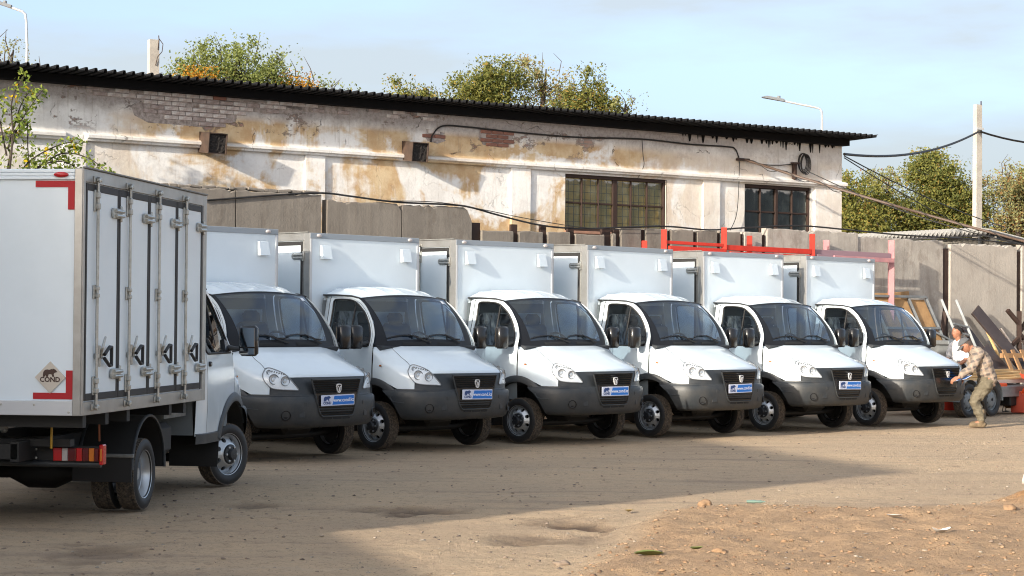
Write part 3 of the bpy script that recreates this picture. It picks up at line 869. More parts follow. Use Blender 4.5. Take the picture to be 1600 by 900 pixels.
    for y in (-.84, .82): MB().lathe([(.044, 0), (.042, .014), (.03, .022), (.001, .024)], (0, 0, 0), axis='x', n=16).xform(Matrix.Translation((xf + .003, y, 2.803)) @ Matrix.Diagonal((1, 1, .55, 1))).build('marker_lamp', M['clear_light'], T, 50)
    # right-hand side frame
    y = -hy
    b = MB(); b.box((-1.262, y - .002, zm), (.114, .014, zt - zo), ch=.003); b.build('corner_post', M['alu'], T)
    MB().box((-1.338, y + .003, zm), (.034, .012, zt - zo - .19)).build('post_gasket', M['galv'], T)
    MB().box((-4.645, y - .002, zm), (.040, .014, zt - zo), ch=.003).build('corner_post', M['alu'], T)
    MB().box((-2.972, y - .002, 2.786), (3.302, .014, .102), ch=.003).build('side_rail', M['alu'], T)
    MB().box((-2.972, y - .002, .955), (3.302, .014, .106), ch=.003).build('side_rail', M['alu'], T)
    MB().box((-2.95, y - .012, 2.845), (3.44, .03, .014), ch=.003).build('rain_gutter', M['galv'], T)
    for q in range(4):
        x1 = -1.362 - .8145 * q; x0 = x1 - .808
        d = MB(); d.box(((x0 + x1) / 2, y + .002, 1.872), (x1 - x0 - .02, .014, 1.69)); dr = d.build('cargo_door', M['panel'], T)
        gk = MB(); wg = .034
        gk.box((x1 - wg / 2, y - .001, 1.872), (wg, .020, 1.71), ch=.004); gk.box((x0 + wg / 2, y - .001, 1.872), (wg, .020, 1.71), ch=.004)
        gk.box(((x0 + x1) / 2, y - .001, 2.727 - .028), (x1 - x0 - 2 * wg, .020, .056), ch=.004); gk.box(((x0 + x1) / 2, y - .001, 1.017 + .028), (x1 - x0 - 2 * wg, .020, .056), ch=.004)
        gk.build('gasket', M['gasket'], dr)
        xr_ = x1 - .585
        MB().tube([(xr_, y - .030, .955), (xr_, y - .030, 2.76)], .0135, 8).build('lock_rod', M['zinc'], dr, 60)
        for z, hgt in ((2.60, .17), (1.875, .11), (1.13, .15)):
            k = MB(); k.box((xr_ - .01, y - .014, z), (.072, .014, hgt), ch=.004); k.box((xr_, y - .030, z + hgt * .26), (.05, .034, hgt * .32), ch=.008); k.box((xr_, y - .030, z - hgt * .26), (.05, .034, hgt * .32), ch=.008); k.build('rod_bracket', M['zinc'], dr)
        for z in (2.765, .962):
            k = MB(); k.box((xr_ - .012, y - .014, z), (.10, .016, .055), ch=.006); k.box((xr_, y - .036, z), (.046, .044, .042), ch=.012); k.lathe([(.018, y - .05), (.018, y - .062), (.002, y - .064)], (xr_ - .05, 0, z - .008), axis='y', n=8); k.build('rod_cam', M['zinc'], dr)
        hx = xr_ + .20
        k = MB(); k.box((hx - .12, y - .020, 1.365), (.17, .026, .05), ch=.008); k.box((hx - .115, y - .022, 1.365), (.04, .022, .17), ch=.006)
        k.tube([(hx - .10, y - .03, 1.37), (hx - .112, y - .05, 1.43), (hx - .075, y - .055, 1.50), (hx - .045, y - .05, 1.515)], .010, 6); k.build('handle_bracket', M['zinc'], dr)
        hp = [(hx - .05, 1.375), (hx + .075, 1.435), (hx + .125, 1.435), (hx + .125, 1.285), (hx + .075, 1.285), (hx - .05, 1.345)]
        pts = [(a, y - .045, b_) for a, b_ in hp]; MB().tube(pts, .0145, 8).build('door_handle', M['gasket'], dr, 60)
        for z in (2.525, 1.215):
            k = MB()
            k.box((x1 - .075, y - .018, z), (.17, .016, .085), ch=.007); k.box((x1 + .028, y - .016, z), (.042, .018, .13), ch=.005)
            k.lathe([(.042, y - .010), (.042, y - .026), (.001, y - .027)], (x1 - .16, 0, z), axis='y', n=12)
            k.tube([(x1 - .15, y - .034, z + .018), (x1 + .045, y - .034, z + .018)], .014, 8); k.tube([(x1 - .15, y - .034, z - .02), (x1 + .045, y - .034, z - .02)], .014, 8)
            k.build('hinge', M['zinc'], dr, 40)
    # left-hand side: plain panel with its rails
    b = MB(); b.box((-1.245, hy + .002, zm), (.08, .014, zt - zo), ch=.003); b.box((-4.63, hy + .002, zm), (.07, .014, zt - zo), ch=.003)
    b.build('corner_post', M['alu'], T)
    MB().box((-2.94, hy + .002, 2.79), (3.30, .014, .094), ch=.003).build('side_rail', M['alu'], T); MB().box((-2.94, hy + .002, .955), (3.30, .014, .106), ch=.003).build('side_rail', M['alu'], T)
    # rear: ribbed roof profile, bottom rail, tape, badge
    x = xr
    b = MB()
    for q in range(3): b.box((x - .004, 0, 2.762 + .027 * q), (.018, 2 * hy - .13, .0255), ch=.004)
    b.build('rear_band', M['panel'], T)
    for s in (1, -1): MB().box((x - .002, s * (hy - .032), zm), (.020, .064, zt - zo), ch=.003).build('rear_post', M['alu'], T)
    MB().box((x - .004, 0, .960), (.018, 2 * hy - .13, .115), ch=.003).build('rear_rail', M['alu_light'], T)
    b = MB()
    for s in (1, -1):
        for yy, z in ((.90, .93), (.62, .985), (.35, .985)): b.lathe([(.010, x - .012), (.008, x - .018), (.001, x - .019)], (0, yy * s, z), axis='x', n=8)
    b.build('rivet', M['zinc'], T)
    for s in (1, -1):
        for zc, sg in ((2.715, -1), (1.055, 1)):
            b = MB(); b.box((x + .006, s * .765, zc), (.008, .32, .05)); b.box((x + .006, s * .898, zc + sg * .113), (.008, .055, .176)); b.build('red_tape', M['red_tape'], T)
        b = MB(); b.lathe([(.052, 0), (.05, -.016), (.03, -.026), (.001, -.028)], axis='x', n=16)
        b.xform(Matrix.Translation((x - .013, s * .82, 2.786)) @ Matrix.Diagonal((1, 1.15, .42, 1))); b.build('marker_lamp', M['red_lens'], T, 50)
    bd = MB(); bc = (-.745, 1.20)
    bd.prism([(-.125, 0), (0, -.125), (.125, 0), (0, .125)], lambda u, v, d: (x - d, bc[0] - u, bc[1] + v), -.004, .006)
    badge = bd.build('diamond_badge', M['badge'], T)
    t = text_mb('COND', .054, 0, .002); t.v = [(x - .0075, bc[0] - a, bc[1] - .018 + b_) for a, b_, c in t.v]; t.build('lettering', M['brown_print'], badge)
    MB().prism([((u - .5) * .115, v * .085) for u, v in BEAR], lambda u, v, d: (x - d, bc[0] - u, bc[1] + v), .0061, .0075).build('bear_mark', M['brown_print'], badge)
    return T
# ------------------------------------------------------------------ the seven trucks
TRUCKS = [(-3.741, 20.6267, 1.4415), (-2.7747, 24.7617, -.7162), (-1.1345, 26.9402, -.7695), (.7582, 28.7623, -.7903),
          (2.680, 30.5059, -.7798), (4.6234, 32.4244, -.8274), (6.5358, 34.3125, -.7887)]
proto = make_truck()
trucks = [proto] + [copy_tree(proto) for _ in range(6)]
LAB = ['white box truck in the foreground, rear corner with red tape and four narrow side doors',
       'white box truck at the left end of the row, half hidden behind the foreground truck',
       'white box truck in the row, second from the left end, whole front in shade',
       'white box truck in the row, third from the left end, its bonnet partly sunlit',
       'white box truck in the row, third from the right end, left of the red rack',
       'white box truck second from the right end, box under the bright red rack beams',
       'white box truck at the right end, without blue sign, man bending at its grille']
for t, (x, y, a), l in zip(trucks, TRUCKS, LAB):
    t.location = (x, y, 0); t.rotation_euler = (0, 0, a)
    tag(t, l, 'truck', 'white box trucks parked in the yard')
for i, t in enumerate(trucks[1:]):                # no two trucks stand quite alike
    sw = R((-2.5, 1.5, 3.0, -1.0, 2.2, -3.0)[i])
    for ch in t.children:
        if ch.name.startswith('front_wheel'): ch.rotation_euler = (0, i * .7 + .3, ch.rotation_euler.z + sw) if False else (0, 0, ch.rotation_euler.z + sw)
        if ch.name.startswith('number_plate'): ch.rotation_euler.x = R((.8, -.6, 0, 1.0, -.9, 0)[i])
    t.rotation_euler.x = R((.15, -.1, .12, -.15, .1, -.1)[i]); t.rotation_euler.y = R((.1, -.12, .05, .12, -.08, .06)[i])
for ch in trucks[0].children:
    if ch.name.startswith('front_wheel'): ch.rotation_euler.z -= R(24)
for ch in list(trucks[6].children):
    if ch.name.startswith('number_plate'):
        for c in list(ch.children): bpy.data.objects.remove(c)
        bpy.data.objects.remove(ch)
# ------------------------------------------------------------------ node helper for the larger surfaces
class NT:
    def __init__(s, name):
        s.m = bpy.data.materials.new(name); s.m.use_nodes = True
        s.t = s.m.node_tree; s.b = s.t.nodes['Principled BSDF']
        s.tc = s.t.nodes.new('ShaderNodeTexCoord'); s.co = s.tc.outputs['Object']
    def n(s, k, **kw):
        nd = s.t.nodes.new(k)
        for a, v in kw.items(): setattr(nd, a, v)
        return nd
    def put(s, sock, v):
        if isinstance(v, (int, float)): sock.default_value = v
        elif isinstance(v, (tuple, list)): sock.default_value = (*v, 1) if len(v) == 3 and sock.type == 'RGBA' else v
        else: s.t.links.new(v, sock)
    def map(s, scale, loc=(0, 0, 0), rot=(0, 0, 0), co=None):
        nd = s.n('ShaderNodeMapping'); s.put(nd.inputs['Vector'], co or s.co)
        nd.inputs['Scale'].default_value = scale; nd.inputs['Location'].default_value = loc; nd.inputs['Rotation'].default_value = rot
        return nd.outputs['Vector']
    def noise(s, scale, detail=6, rough=.6, co=None, dist=0.0):
        nd = s.n('ShaderNodeTexNoise'); s.put(nd.inputs['Vector'], co or s.co)
        nd.inputs['Scale'].default_value = scale; nd.inputs['Detail'].default_value = detail; nd.inputs['Roughness'].default_value = rough; nd.inputs['Distortion'].default_value = dist
        return nd.outputs['Fac']
    def ramp(s, v, a, b, lo=0.0, hi=1.0, smooth=True):
        nd = s.n('ShaderNodeMapRange'); nd.interpolation_type = 'SMOOTHSTEP' if smooth else 'LINEAR'
        s.put(nd.inputs['Value'], v); s.put(nd.inputs['From Min'], a); s.put(nd.inputs['From Max'], b); s.put(nd.inputs['To Min'], lo); s.put(nd.inputs['To Max'], hi)
        return nd.outputs['Result']
    def math(s, op, a, b=0.0):
        nd = s.n('ShaderNodeMath', operation=op); s.put(nd.inputs[0], a); s.put(nd.inputs[1], b); return nd.outputs['Value']
    def mul(s, *a):
        r = a[0]
        for x in a[1:]: r = s.math('MULTIPLY', r, x)
        return r
    def mix(s, f, a, b):
        nd = s.n('ShaderNodeMix', data_type='RGBA'); s.put(nd.inputs['Factor'], f); s.put(nd.inputs['A'], a); s.put(nd.inputs['B'], b); return nd.outputs['Result']
    def xyz(s):
        nd = s.n('ShaderNodeSeparateXYZ'); s.put(nd.inputs['Vector'], s.co); return nd.outputs['X'], nd.outputs['Y'], nd.outputs['Z']
    def attr(s, name):
        nd = s.n('ShaderNodeAttribute', attribute_name=name); return nd.outputs['Fac']
    def edges(s, scale, co=None):
        nd = s.n('ShaderNodeTexVoronoi', feature='DISTANCE_TO_EDGE'); s.put(nd.inputs['Vector'], co or s.co); nd.inputs['Scale'].default_value = scale
        return nd.outputs['Distance']
    def bump(s, h, strength=.5, dist=.02):
        nd = s.n('ShaderNodeBump'); s.put(nd.inputs['Height'], h); nd.inputs['Strength'].default_value = strength; nd.inputs['Distance'].default_value = dist
        s.t.links.new(nd.outputs['Normal'], s.b.inputs['Normal'])
    def done(s, c, rough=.9):
        s.put(s.b.inputs['Base Color'], c); s.put(s.b.inputs['Roughness'], rough); s.b.inputs['Specular IOR Level'].default_value = .25
        return s.m

# ------------------------------------------------------------------ ground: one sheet to the horizon
def ground_height(X, Y):
    z = .05 * fbm(X * .22, Y * .22, 3) + .022 * fbm(X * 1.1, Y * 1.1, 4) + .024 * fbm(X * 5, Y * 5, 3) + .020 * fbm(X * 13 + 5, Y * 13, 2) * np.clip((23 - Y) / 6, 0, 1)
    near = np.clip((Y - 17) / 6, 0, 1); z = z * (1 - .62 * near)
    # wheel tracks running along the row
    a = X * .79 - Y * .61; b = X * .61 + Y * .79
    z = z + .010 * np.sin(a * 3.1 + 1.2 * fbm(b * .3, a * .2, 2)) * (fbm(b * .12, a * .35 + 3, 2) + .3) * (1 - near * .7)
    z = z + .020 * (fbm(a * 1.6 + 9, b * .16 + 4, 4)) * (1 - .55 * near)
    for (c0, am, ph) in ((-24.5, .9, .0), (-22.9, .9, .0), (-19.6, .5, 1.7), (-18.0, .5, 1.7), (-9.5, 1.6, .8), (-7.9, 1.6, .8)):
        dd = a - c0 * .5 - 2.0 - am * np.sin(b * .16 + ph); z = z - .028 * np.exp(-(dd / .13) ** 2) * (1 + .5 * np.sin(b * 24)) * (fbm(b * .35, a * .1 + c0, 2) + .45)
    # raised red earth at the lower right
    edge = .27 + (Y - 13.7) * .215 + .5 * fbm(Y * .9, X * 0 + 2.0, 3)
    m = np.clip((X - edge) / .55, 0, 1); m = m * m * (3 - 2 * m)
    fade = np.clip((19.2 + .9 * fbm(X * .8, X * 0 + 6.0, 3) + .05 * X - Y) / 2.0, 0, 1); fade = fade * fade * (3 - 2 * fade)
    mound = m * fade
    z = z + mound * (.10 + .13 * fbm(X * 1.2, Y * 1.2, 4) + .075 * fbm(X * 4, Y * 4, 3) + .048 * fbm(X * 15, Y * 15, 2))
    # heap of soil cut by the right edge of the view
    d = np.sqrt(((X - 5.6) / 1.35) ** 2 + ((Y - 18.4) / 1.5) ** 2)
    heap = np.clip(1 - d, 0, 1)
    z = z + .55 * heap ** 1.3 * (1 + 1.2 * fbm(X * 2.6, Y * 2.6, 4)) + .05 * np.minimum(heap * 4, 1) * fbm(X * 7, Y * 7, 3)
    damp = np.zeros_like(X)
    for (cx, cy, rx, ry, dep, rot) in ((-.85, 18.05, .62, .55, .06, .2), (.50, 17.0, .45, .80, .055, .5), (-2.3, 18.4, .26, .42, .035, 0), (.25, 15.6, .5, .5, .02, .5), (-3.0, 14.6, .4, .9, .02, 0)):
        c, s = math.cos(rot), math.sin(rot)
        u = ((X - cx) * c + (Y - cy) * s) / rx; v = (-(X - cx) * s + (Y - cy) * c) / ry
        q = np.clip(1.15 - np.sqrt(u * u + v * v) + 1.5 * fbm(X * 3, Y * 3, 3) + .8 * fbm(X * 9, Y * 9, 2), 0, 1); q = q * q * (3 - 2 * q)
        z = z - dep * q; damp = np.maximum(damp, q if dep > .04 else q * .6)
    return z - .012, mound, np.minimum(heap * 3, 1), damp
def spaced(a, b, fine, far, grow=1.35):
    mid = list(np.arange(a, b + fine / 2, fine)); st = fine * 2; lo = a; L = []
    while lo > -far: lo -= st; L.append(lo); st *= grow
    st = fine * 2; hi = b; H = []
    while hi < far: hi += st; H.append(hi); st *= grow
    return np.array(L[::-1] + mid + H)
gx = spaced(-7.5, 9.5, .055, 900)
gy = np.concatenate([spaced(12.2, 12.25, .05, 300)[:-1][spaced(12.2, 12.25, .05, 300)[:-1] < 12.2], np.arange(12.2, 20.5, .052), np.arange(20.5, 42, .12), np.array([42 + .25 * 1.3 ** k for k in range(34)])])
gy = np.unique(np.round(gy, 4)); gy = gy[gy < 1500]
GXX, GYY = np.meshgrid(gx, gy)
GZ, GMO, GHE, GDA = ground_height(GXX, GYY)
far = np.clip((np.maximum(np.abs(GXX) - 30, np.maximum(GYY - 50, 5 - GYY))) / 20, 0, 1); GZ = GZ * (1 - far) - .02 * far
def np_mesh(name, V, F, mats, mi=None):
    me = bpy.data.meshes.new(name); k = F.shape[1]
    me.vertices.add(len(V)); me.vertices.foreach_set('co', V.astype(np.float32).ravel())
    me.loops.add(F.size); me.loops.foreach_set('vertex_index', F.astype(np.int32).ravel())
    me.polygons.add(len(F)); me.polygons.foreach_set('loop_start', np.arange(0, F.size, k, dtype=np.int32)); me.polygons.foreach_set('loop_total', np.full(len(F), k, np.int32))
    for m in mats: me.materials.append(m)
    if mi is not None: me.polygons.foreach_set('material_index', mi.astype(np.int32))
    me.update(calc_edges=True); me.validate()
    return me
ny, nx = GXX.shape
idx = np.arange(nx * ny).reshape(ny, nx)
GF = np.stack([idx[:-1, :-1], idx[:-1, 1:], idx[1:, 1:], idx[1:, :-1]], -1).reshape(-1, 4)
g = NT('dirt_yard')
n1 = g.noise(.35, 4); n2 = g.noise(2.2, 8, .7); n3 = g.noise(26, 6, .75); n4 = g.noise(90, 3, .7)
n5 = g.noise(6.5, 7, .72)
c = g.mix(g.ramp(n1, .35, .65), (.52, .385, .260), (.62, .455, .295))
c = g.mix(g.ramp(n2, .40, .70, 0, .55), c, (.56, .43, .285))
lane = g.noise(1.0, 6, .65, g.map((.22, 1.9, 1), (0, 0, 0), (0, 0, -.62))); c = g.mix(g.ramp(lane, .50, .66, 0, .5), c, (.33, .25, .19)); c = g.mix(g.ramp(lane, .44, .34, 0, .35), c, (.58, .46, .33))
c = g.mix(g.ramp(n3, .50, .75, 0, .55), c, (.24, .175, .125))
c = g.mix(g.ramp(g.noise(42, 3, .6), .62, .74, 0, .7), c, (.55, .49, .41))
red = g.mix(g.ramp(n2, .3, .7), (.40, .26, .155), (.52, .35, .21))
red = g.mix(g.ramp(n3, .52, .72, 0, .6), red, (.24, .130, .070))
red = g.mix(g.ramp(n4, .60, .72, 0, .5), red, (.60, .42, .27))
c = g.mix(g.mul(g.attr('mound'), g.ramp(g.math('ADD', n2, g.mul(g.attr('mound'), .35)), .40, .85, .15, .95)), c, red)
c = g.mix(g.attr('heap'), c, g.mix(g.ramp(n3, .4, .65), (.50, .27, .11), (.38, .19, .08)))
c = g.mix(g.ramp(n5, .50, .66, 0, .38), c, (.28, .20, .14)); spk = g.noise(60, 2, .5); c = g.mix(g.ramp(spk, .64, .70, 0, .75), c, (.10, .072, .052))
c = g.mix(g.mul(g.attr('damp'), .95), c, (.12, .08, .055))
hgt = g.math('ADD', g.mul(n3, .5), g.mul(n4, .35)); hgt = g.math('ADD', hgt, g.mul(g.noise(8, 6, .7), .6))
g.bump(hgt, 1.0, .06)
M['ground'] = g.done(c, .95)
me = np_mesh('ground', np.stack([GXX, GYY, GZ], -1).reshape(-1, 3), GF, [M['ground']])
for nm, arr in (('mound', GMO), ('heap', GHE), ('damp', GDA)):
    at = me.attributes.new(nm, 'FLOAT', 'POINT'); at.data.foreach_set('value', arr.astype(np.float32).ravel())
me.shade_smooth()
tag(link('ground', me), kind='structure')
def ground_z(x, y):
    return float(ground_height(np.array([float(x)]), np.array([float(y)]))[0][0])

# loose stones and clods: nobody could count them
OCT = np.array([(1, 0, 0), (-1, 0, 0), (0, 1, 0), (0, -1, 0), (0, 0, 1), (0, 0, -1), (.6, .6, .55), (-.6, .55, .6), (.55, -.6, .6), (-.55, -.6, .55)], float)
OF = np.array([(0, 6, 8), (6, 2, 7), (7, 1, 9), (9, 3, 8), (6, 7, 4), (7, 9, 4), (9, 8, 4), (8, 6, 4), (0, 2, 6), (1, 7, 2), (1, 3, 9), (0, 8, 3)])
def scatter(name, n, xr, yr, smin, smax, mats, power, sel=None):
    r = np.random.RandomState(hash(name) % 1000 if False else len(name) * 7 + n % 97)
    X = r.uniform(*xr, n * 4); Y = yr[0] + (yr[1] - yr[0]) * r.rand(n * 4) ** 1.6
    Z, mo, he, da = ground_height(X, Y)
    keep = np.ones(len(X), bool) if sel is None else sel(X, Y, mo, he, r)
    X, Y, Z = X[keep][:n], Y[keep][:n], Z[keep][:n]; n = len(X)
    sz = smin + (smax - smin) * r.rand(n) ** power
    V = OCT[None] * (1 + .8 * (r.rand(n, 10, 1) - .5)); V = V * (sz[:, None, None] * np.stack([np.ones(n), .6 + .5 * r.rand(n),   .35 + .30 * r.rand(n)], -1)[:, None])
    a = r.rand(n) * 6.28; c, s = np.cos(a)[:, None], np.sin(a)[:, None]
    V = np.stack([V[..., 0] * c - V[..., 1] * s + X[:, None], V[..., 0] * s + V[..., 1] * c + Y[:, None], V[..., 2] + (Z + sz * .12)[:, None]], -1)
    F = (OF[None] + (np.arange(n) * 10)[:, None, None]).reshape(-1, 3)
    return tag(link(name, np_mesh(name, V.reshape(-1, 3), F, mats, np.repeat(r.randint(0, len(mats), n), 12))), kind='stuff')
M['stone'] = mat('pale_stone', (.32, .27, .21), .9); M['stone_dark'] = mat('dark_stone', (.13, .10, .08), .9); M['stone_mid'] = mat('brown_stone', (.23, .175, .13), .9)
M['clod'] = mat('red_clod', (.29, .18, .10), .95); M['clod_dark'] = mat('dark_clod', (.21, .125, .07), .95); M['clod_pale'] = mat('pale_clod', (.33, .22, .135), .95)
scatter('gravel', 5200, (-6.5, 9.5), (12.4, 34), .004, .024, [M['stone'], M['stone_dark'], M['stone_mid'], M['stone_mid']], 3.0)
scatter('soil_clods', 5000, (-.5, 6.5), (12.4, 19.5), .003, .026, [M['clod'], M['clod_dark'], M['clod_pale'], M['clod']], 4.5, lambda X, Y, mo, he, r: (mo > .25) | (he > .1))
# ------------------------------------------------------------------ old workshop behind the yard (its own frame: x along the wall, y into it)
BA = R(35.5); BO = Vector((-5.72, 34.5, 0)); BD = Vector((math.cos(BA), math.sin(BA), 0)); BN = Vector((math.sin(BA), -math.cos(BA), 0))
def bw(t, z, off=0.0): return BO + BD * t + BN * off + Vector((0, 0, z))
W_ = NT('old_plaster')
X_, Y_, Z_ = W_.xyz()
big = W_.noise(.62, 5, .6, W_.map((1, 1, 1.3), (3.1, 0, 1.7)), .6); mid = W_.noise(2.3, 7, .68, W_.map((1, 1, 1), (7, 2, 0))); fine = W_.noise(14, 6, .7)
streak = W_.noise(1.0, 5, .6, W_.map((7.5, 1, .55))); streak2 = W_.noise(1.0, 4, .6, W_.map((16, 1, .9), (4, 0, 2)))
right = W_.ramp(X_, 8.0, 12.5, 1.0, .25)
base = W_.mix(W_.ramp(mid, .35, .7), (.83, .82, .80), (.72, .70, .675))
base = W_.mix(W_.ramp(fine, .45, .75, 0, .3), base, (.58, .555, .53))
band = W_.mul(W_.ramp(Z_, 4.66, 4.78), W_.ramp(Z_, 5.0, 5.28, 1, 0))
low = W_.ramp(Z_, 4.70, 4.60)
och = W_.ramp(W_.math('ADD', W_.math('ADD', W_.mul(big, .75), W_.mul(streak, .13)), W_.mul(mid, .18)), .465, .565)
och = W_.mul(och, right, W_.ramp(X_, -1.6, .6, .22, 1.0), W_.math('MAXIMUM', W_.mul(band, 1.25), W_.mul(low, .95)))
och = W_.math('MINIMUM', W_.mul(och, 1.15), .95)
ocol = W_.mix(W_.ramp(W_.noise(3.2, 5, .65), .35, .68), (.50, .325, .165), (.64, .50, .31))
c = W_.mix(och, base, ocol)
# grey-brown weathering under the eaves, darker drips
gr = W_.mul(W_.ramp(W_.math('ADD', Z_, W_.mul(mid, .35)), 5.22, 5.52), W_.ramp(X_, 11, 14, 1, .35), .8)
c = W_.mix(gr, c, W_.mix(W_.ramp(fine, .4, .65), (.30, .255, .24), (.17, .135, .125)))
c = W_.mix(W_.mul(W_.ramp(streak2, .56, .74), W_.ramp(Z_, 4.3, 5.4, .25, .65), W_.ramp(X_, 9, 14, 1, .5)), c, (.26, .215, .175))
# plaster gone: bare brick showing
pe = W_.math('ADD', W_.mul(W_.noise(1.25, 6, .7, W_.map((1, 1, 1.6), (11, 0, 5))), 1.0), W_.mul(fine, .16))
peel = W_.mul(W_.ramp(pe, .665, .69), W_.ramp(Z_, 4.72, 4.95), W_.ramp(X_, 8, 11, 1, .15))
bk = W_.n('ShaderNodeTexBrick'); W_.put(bk.inputs['Vector'], W_.map((1, 1, 1), (0, 0, 0), (math.pi / 2, 0, 0)))
bk.inputs['Scale'].default_value = 1.0; bk.inputs['Brick Width'].default_value = .26; bk.inputs['Row Height'].default_value = .077; bk.inputs['Mortar Size'].default_value = .012
bk.inputs['Color1'].default_value = (.30, .155, .11, 1); bk.inputs['Color2'].default_value = (.40, .30, .26, 1); bk.inputs['Mortar'].default_value = (.20, .17, .15, 1)
c = W_.mix(peel, c, W_.mix(W_.ramp(mid, .4, .6), bk.outputs['Color'], (.36, .28, .25)))
rim = W_.mul(W_.ramp(pe, .640, .664), W_.ramp(pe, .700, .67), W_.ramp(Z_, 4.72, 4.95), W_.ramp(X_, 8, 11, 1, .15))
c = W_.mix(W_.mul(rim, .6), c, (.14, .10, .08))
# cracks
wv = W_.n('ShaderNodeVectorMath', operation='MULTIPLY_ADD'); nz = W_.n('ShaderNodeTexNoise'); W_.put(nz.inputs['Vector'], W_.co); nz.inputs['Scale'].default_value = 2.6; nz.inputs['Detail'].default_value = 6; W_.t.links.new(nz.outputs['Color'], wv.inputs[0]); wv.inputs[1].default_value = (.55, .55, .55); W_.t.links.new(W_.co, wv.inputs[2])
ck = W_.edges(1.0, W_.map((1, 1, 1.25), (2, 0, 4), co=wv.outputs['Vector']))
wob = W_.math('ADD', ck, W_.mul(W_.math('SUBTRACT', fine, .5), .05))
crack = W_.mul(W_.ramp(wob, .002, .009, .8, 0), W_.ramp(W_.noise(1.4, 2), .52, .60), W_.ramp(Z_, 4.5, 4.8, .35, 1))
c = W_.mix(crack, c, (.07, .055, .045))
c = W_.mix(W_.mul(W_.ramp(W_.noise(7, 4, .7, W_.map((1, 1, .7), (0, 0, 9))), .66, .70), .75, W_.ramp(Z_, 4.3, 5.2, .3, 1)), c, (.20, .155, .125))
hh = W_.math('SUBTRACT', W_.math('ADD', W_.mul(mid, .5), W_.mul(fine, .25)), W_.math('ADD', W_.mul(peel, .35), W_.mul(crack, .5)))
W_.bump(hh, .8, .03)
M['plaster'] = W_.done(c, .92)
M['tar'] = mat('black_tarred_roof', (.008, .008, .009), .85, spec=.12)
M['roof_metal'] = mat('black_sheet_roof', (.010, .010, .011), .75, spec=.15)
M['rust_dark'] = mat('dark_brown_steel', (.036, .018, .012), .75, noise=(9, (.028, .013, .010), .4, .65))
M['dust_pane'] = None
def pane_mat(name, tint, dirt, amt):
    m = bpy.data.materials.new(name); m.use_nodes = True; nt = m.node_tree; nt.nodes.clear()
    o = nt.nodes.new('ShaderNodeOutputMaterial'); t = nt.nodes.new('ShaderNodeBsdfTransparent'); t.inputs['Color'].default_value = (*tint, 1)
    d = nt.nodes.new('ShaderNodeBsdfDiffuse'); d.inputs['Color'].default_value = (*dirt, 1)
    gl = nt.nodes.new('ShaderNodeBsdfGlossy'); gl.inputs['Roughness'].default_value = .12
    tc = nt.nodes.new('ShaderNodeTexCoord'); n = nt.nodes.new('ShaderNodeTexNoise'); n.inputs['Scale'].default_value = 5; n.inputs['Detail'].default_value = 6
    nt.links.new(tc.outputs['Object'], n.inputs['Vector'])
    mr = nt.nodes.new('ShaderNodeMapRange'); mr.inputs['From Min'].default_value = .38; mr.inputs['From Max'].default_value = .72; mr.inputs['To Min'].default_value = amt * .4; mr.inputs['To Max'].default_value = min(1, amt * 1.7)
    nt.links.new(n.outputs['Fac'], mr.inputs['Value'])
    # whitewash smeared over the top edge of the window
    sp = nt.nodes.new('ShaderNodeSeparateXYZ'); nt.links.new(tc.outputs['Object'], sp.inputs['Vector'])
    ad = nt.nodes.new('ShaderNodeMath'); ad.operation = 'MULTIPLY_ADD'; ad.inputs[1].default_value = .30; nt.links.new(n.outputs['Fac'], ad.inputs[0]); nt.links.new(sp.outputs['Z'], ad.inputs[2])
    m2 = nt.nodes.new('ShaderNodeMapRange'); m2.inputs['From Min'].default_value = 4.58; m2.inputs['From Max'].default_value = 4.63; m2.inputs['To Max'].default_value = .85; nt.links.new(ad.outputs['Value'], m2.inputs['Value'])
    mxx = nt.nodes.new('ShaderNodeMath'); mxx.operation = 'MAXIMUM'; nt.links.new(mr.outputs['Result'], mxx.inputs[0]); nt.links.new(m2.outputs['Result'], mxx.inputs[1])
    cm = nt.nodes.new('ShaderNodeMix'); cm.data_type = 'RGBA'; cm.inputs['A'].default_value = (*dirt, 1); cm.inputs['B'].default_value = (.58, .57, .55, 1)
    nt.links.new(m2.outputs['Result'], cm.inputs['Factor']); nt.links.new(cm.outputs['Result'], d.inputs['Color'])
    a = nt.nodes.new('ShaderNodeMixShader'); nt.links.new(mxx.outputs['Value'], a.inputs['Fac']); nt.links.new(t.outputs[0], a.inputs[1]); nt.links.new(d.outputs[0], a.inputs[2])
    b = nt.nodes.new('ShaderNodeMixShader'); b.inputs['Fac'].default_value = .05; nt.links.new(a.outputs[0], b.inputs[1]); nt.links.new(gl.outputs[0], b.inputs[2])
    nt.links.new(b.outputs[0], o.inputs['Surface']); return m
M['pane_warm'] = pane_mat('dusty_pane', (.62, .62, .52), (.16, .165, .12), .28)
M['pane_dark'] = pane_mat('dark_dusty_pane', (.5, .53, .52), (.045, .055, .055), .30)
M['ochre_glow'] = mat('ochre_glow_sheet', (.52, .36, .10), .9, noise=(1.6, (.26, .24, .10), .4, .62))
_b = M['ochre_glow'].node_tree.nodes['Principled BSDF']; M['ochre_glow'].node_tree.links.new(_b.inputs['Base Color'].links[0].from_socket, _b.inputs['Emission Color']); _b.inputs['Emission Strength'].default_value = .07  # the sheet glows faintly by itself, standing in for light inside the workshop
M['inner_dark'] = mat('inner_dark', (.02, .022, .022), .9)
M['mesh_bar'] = mat('window_mesh', (.05, .045, .035), .8)

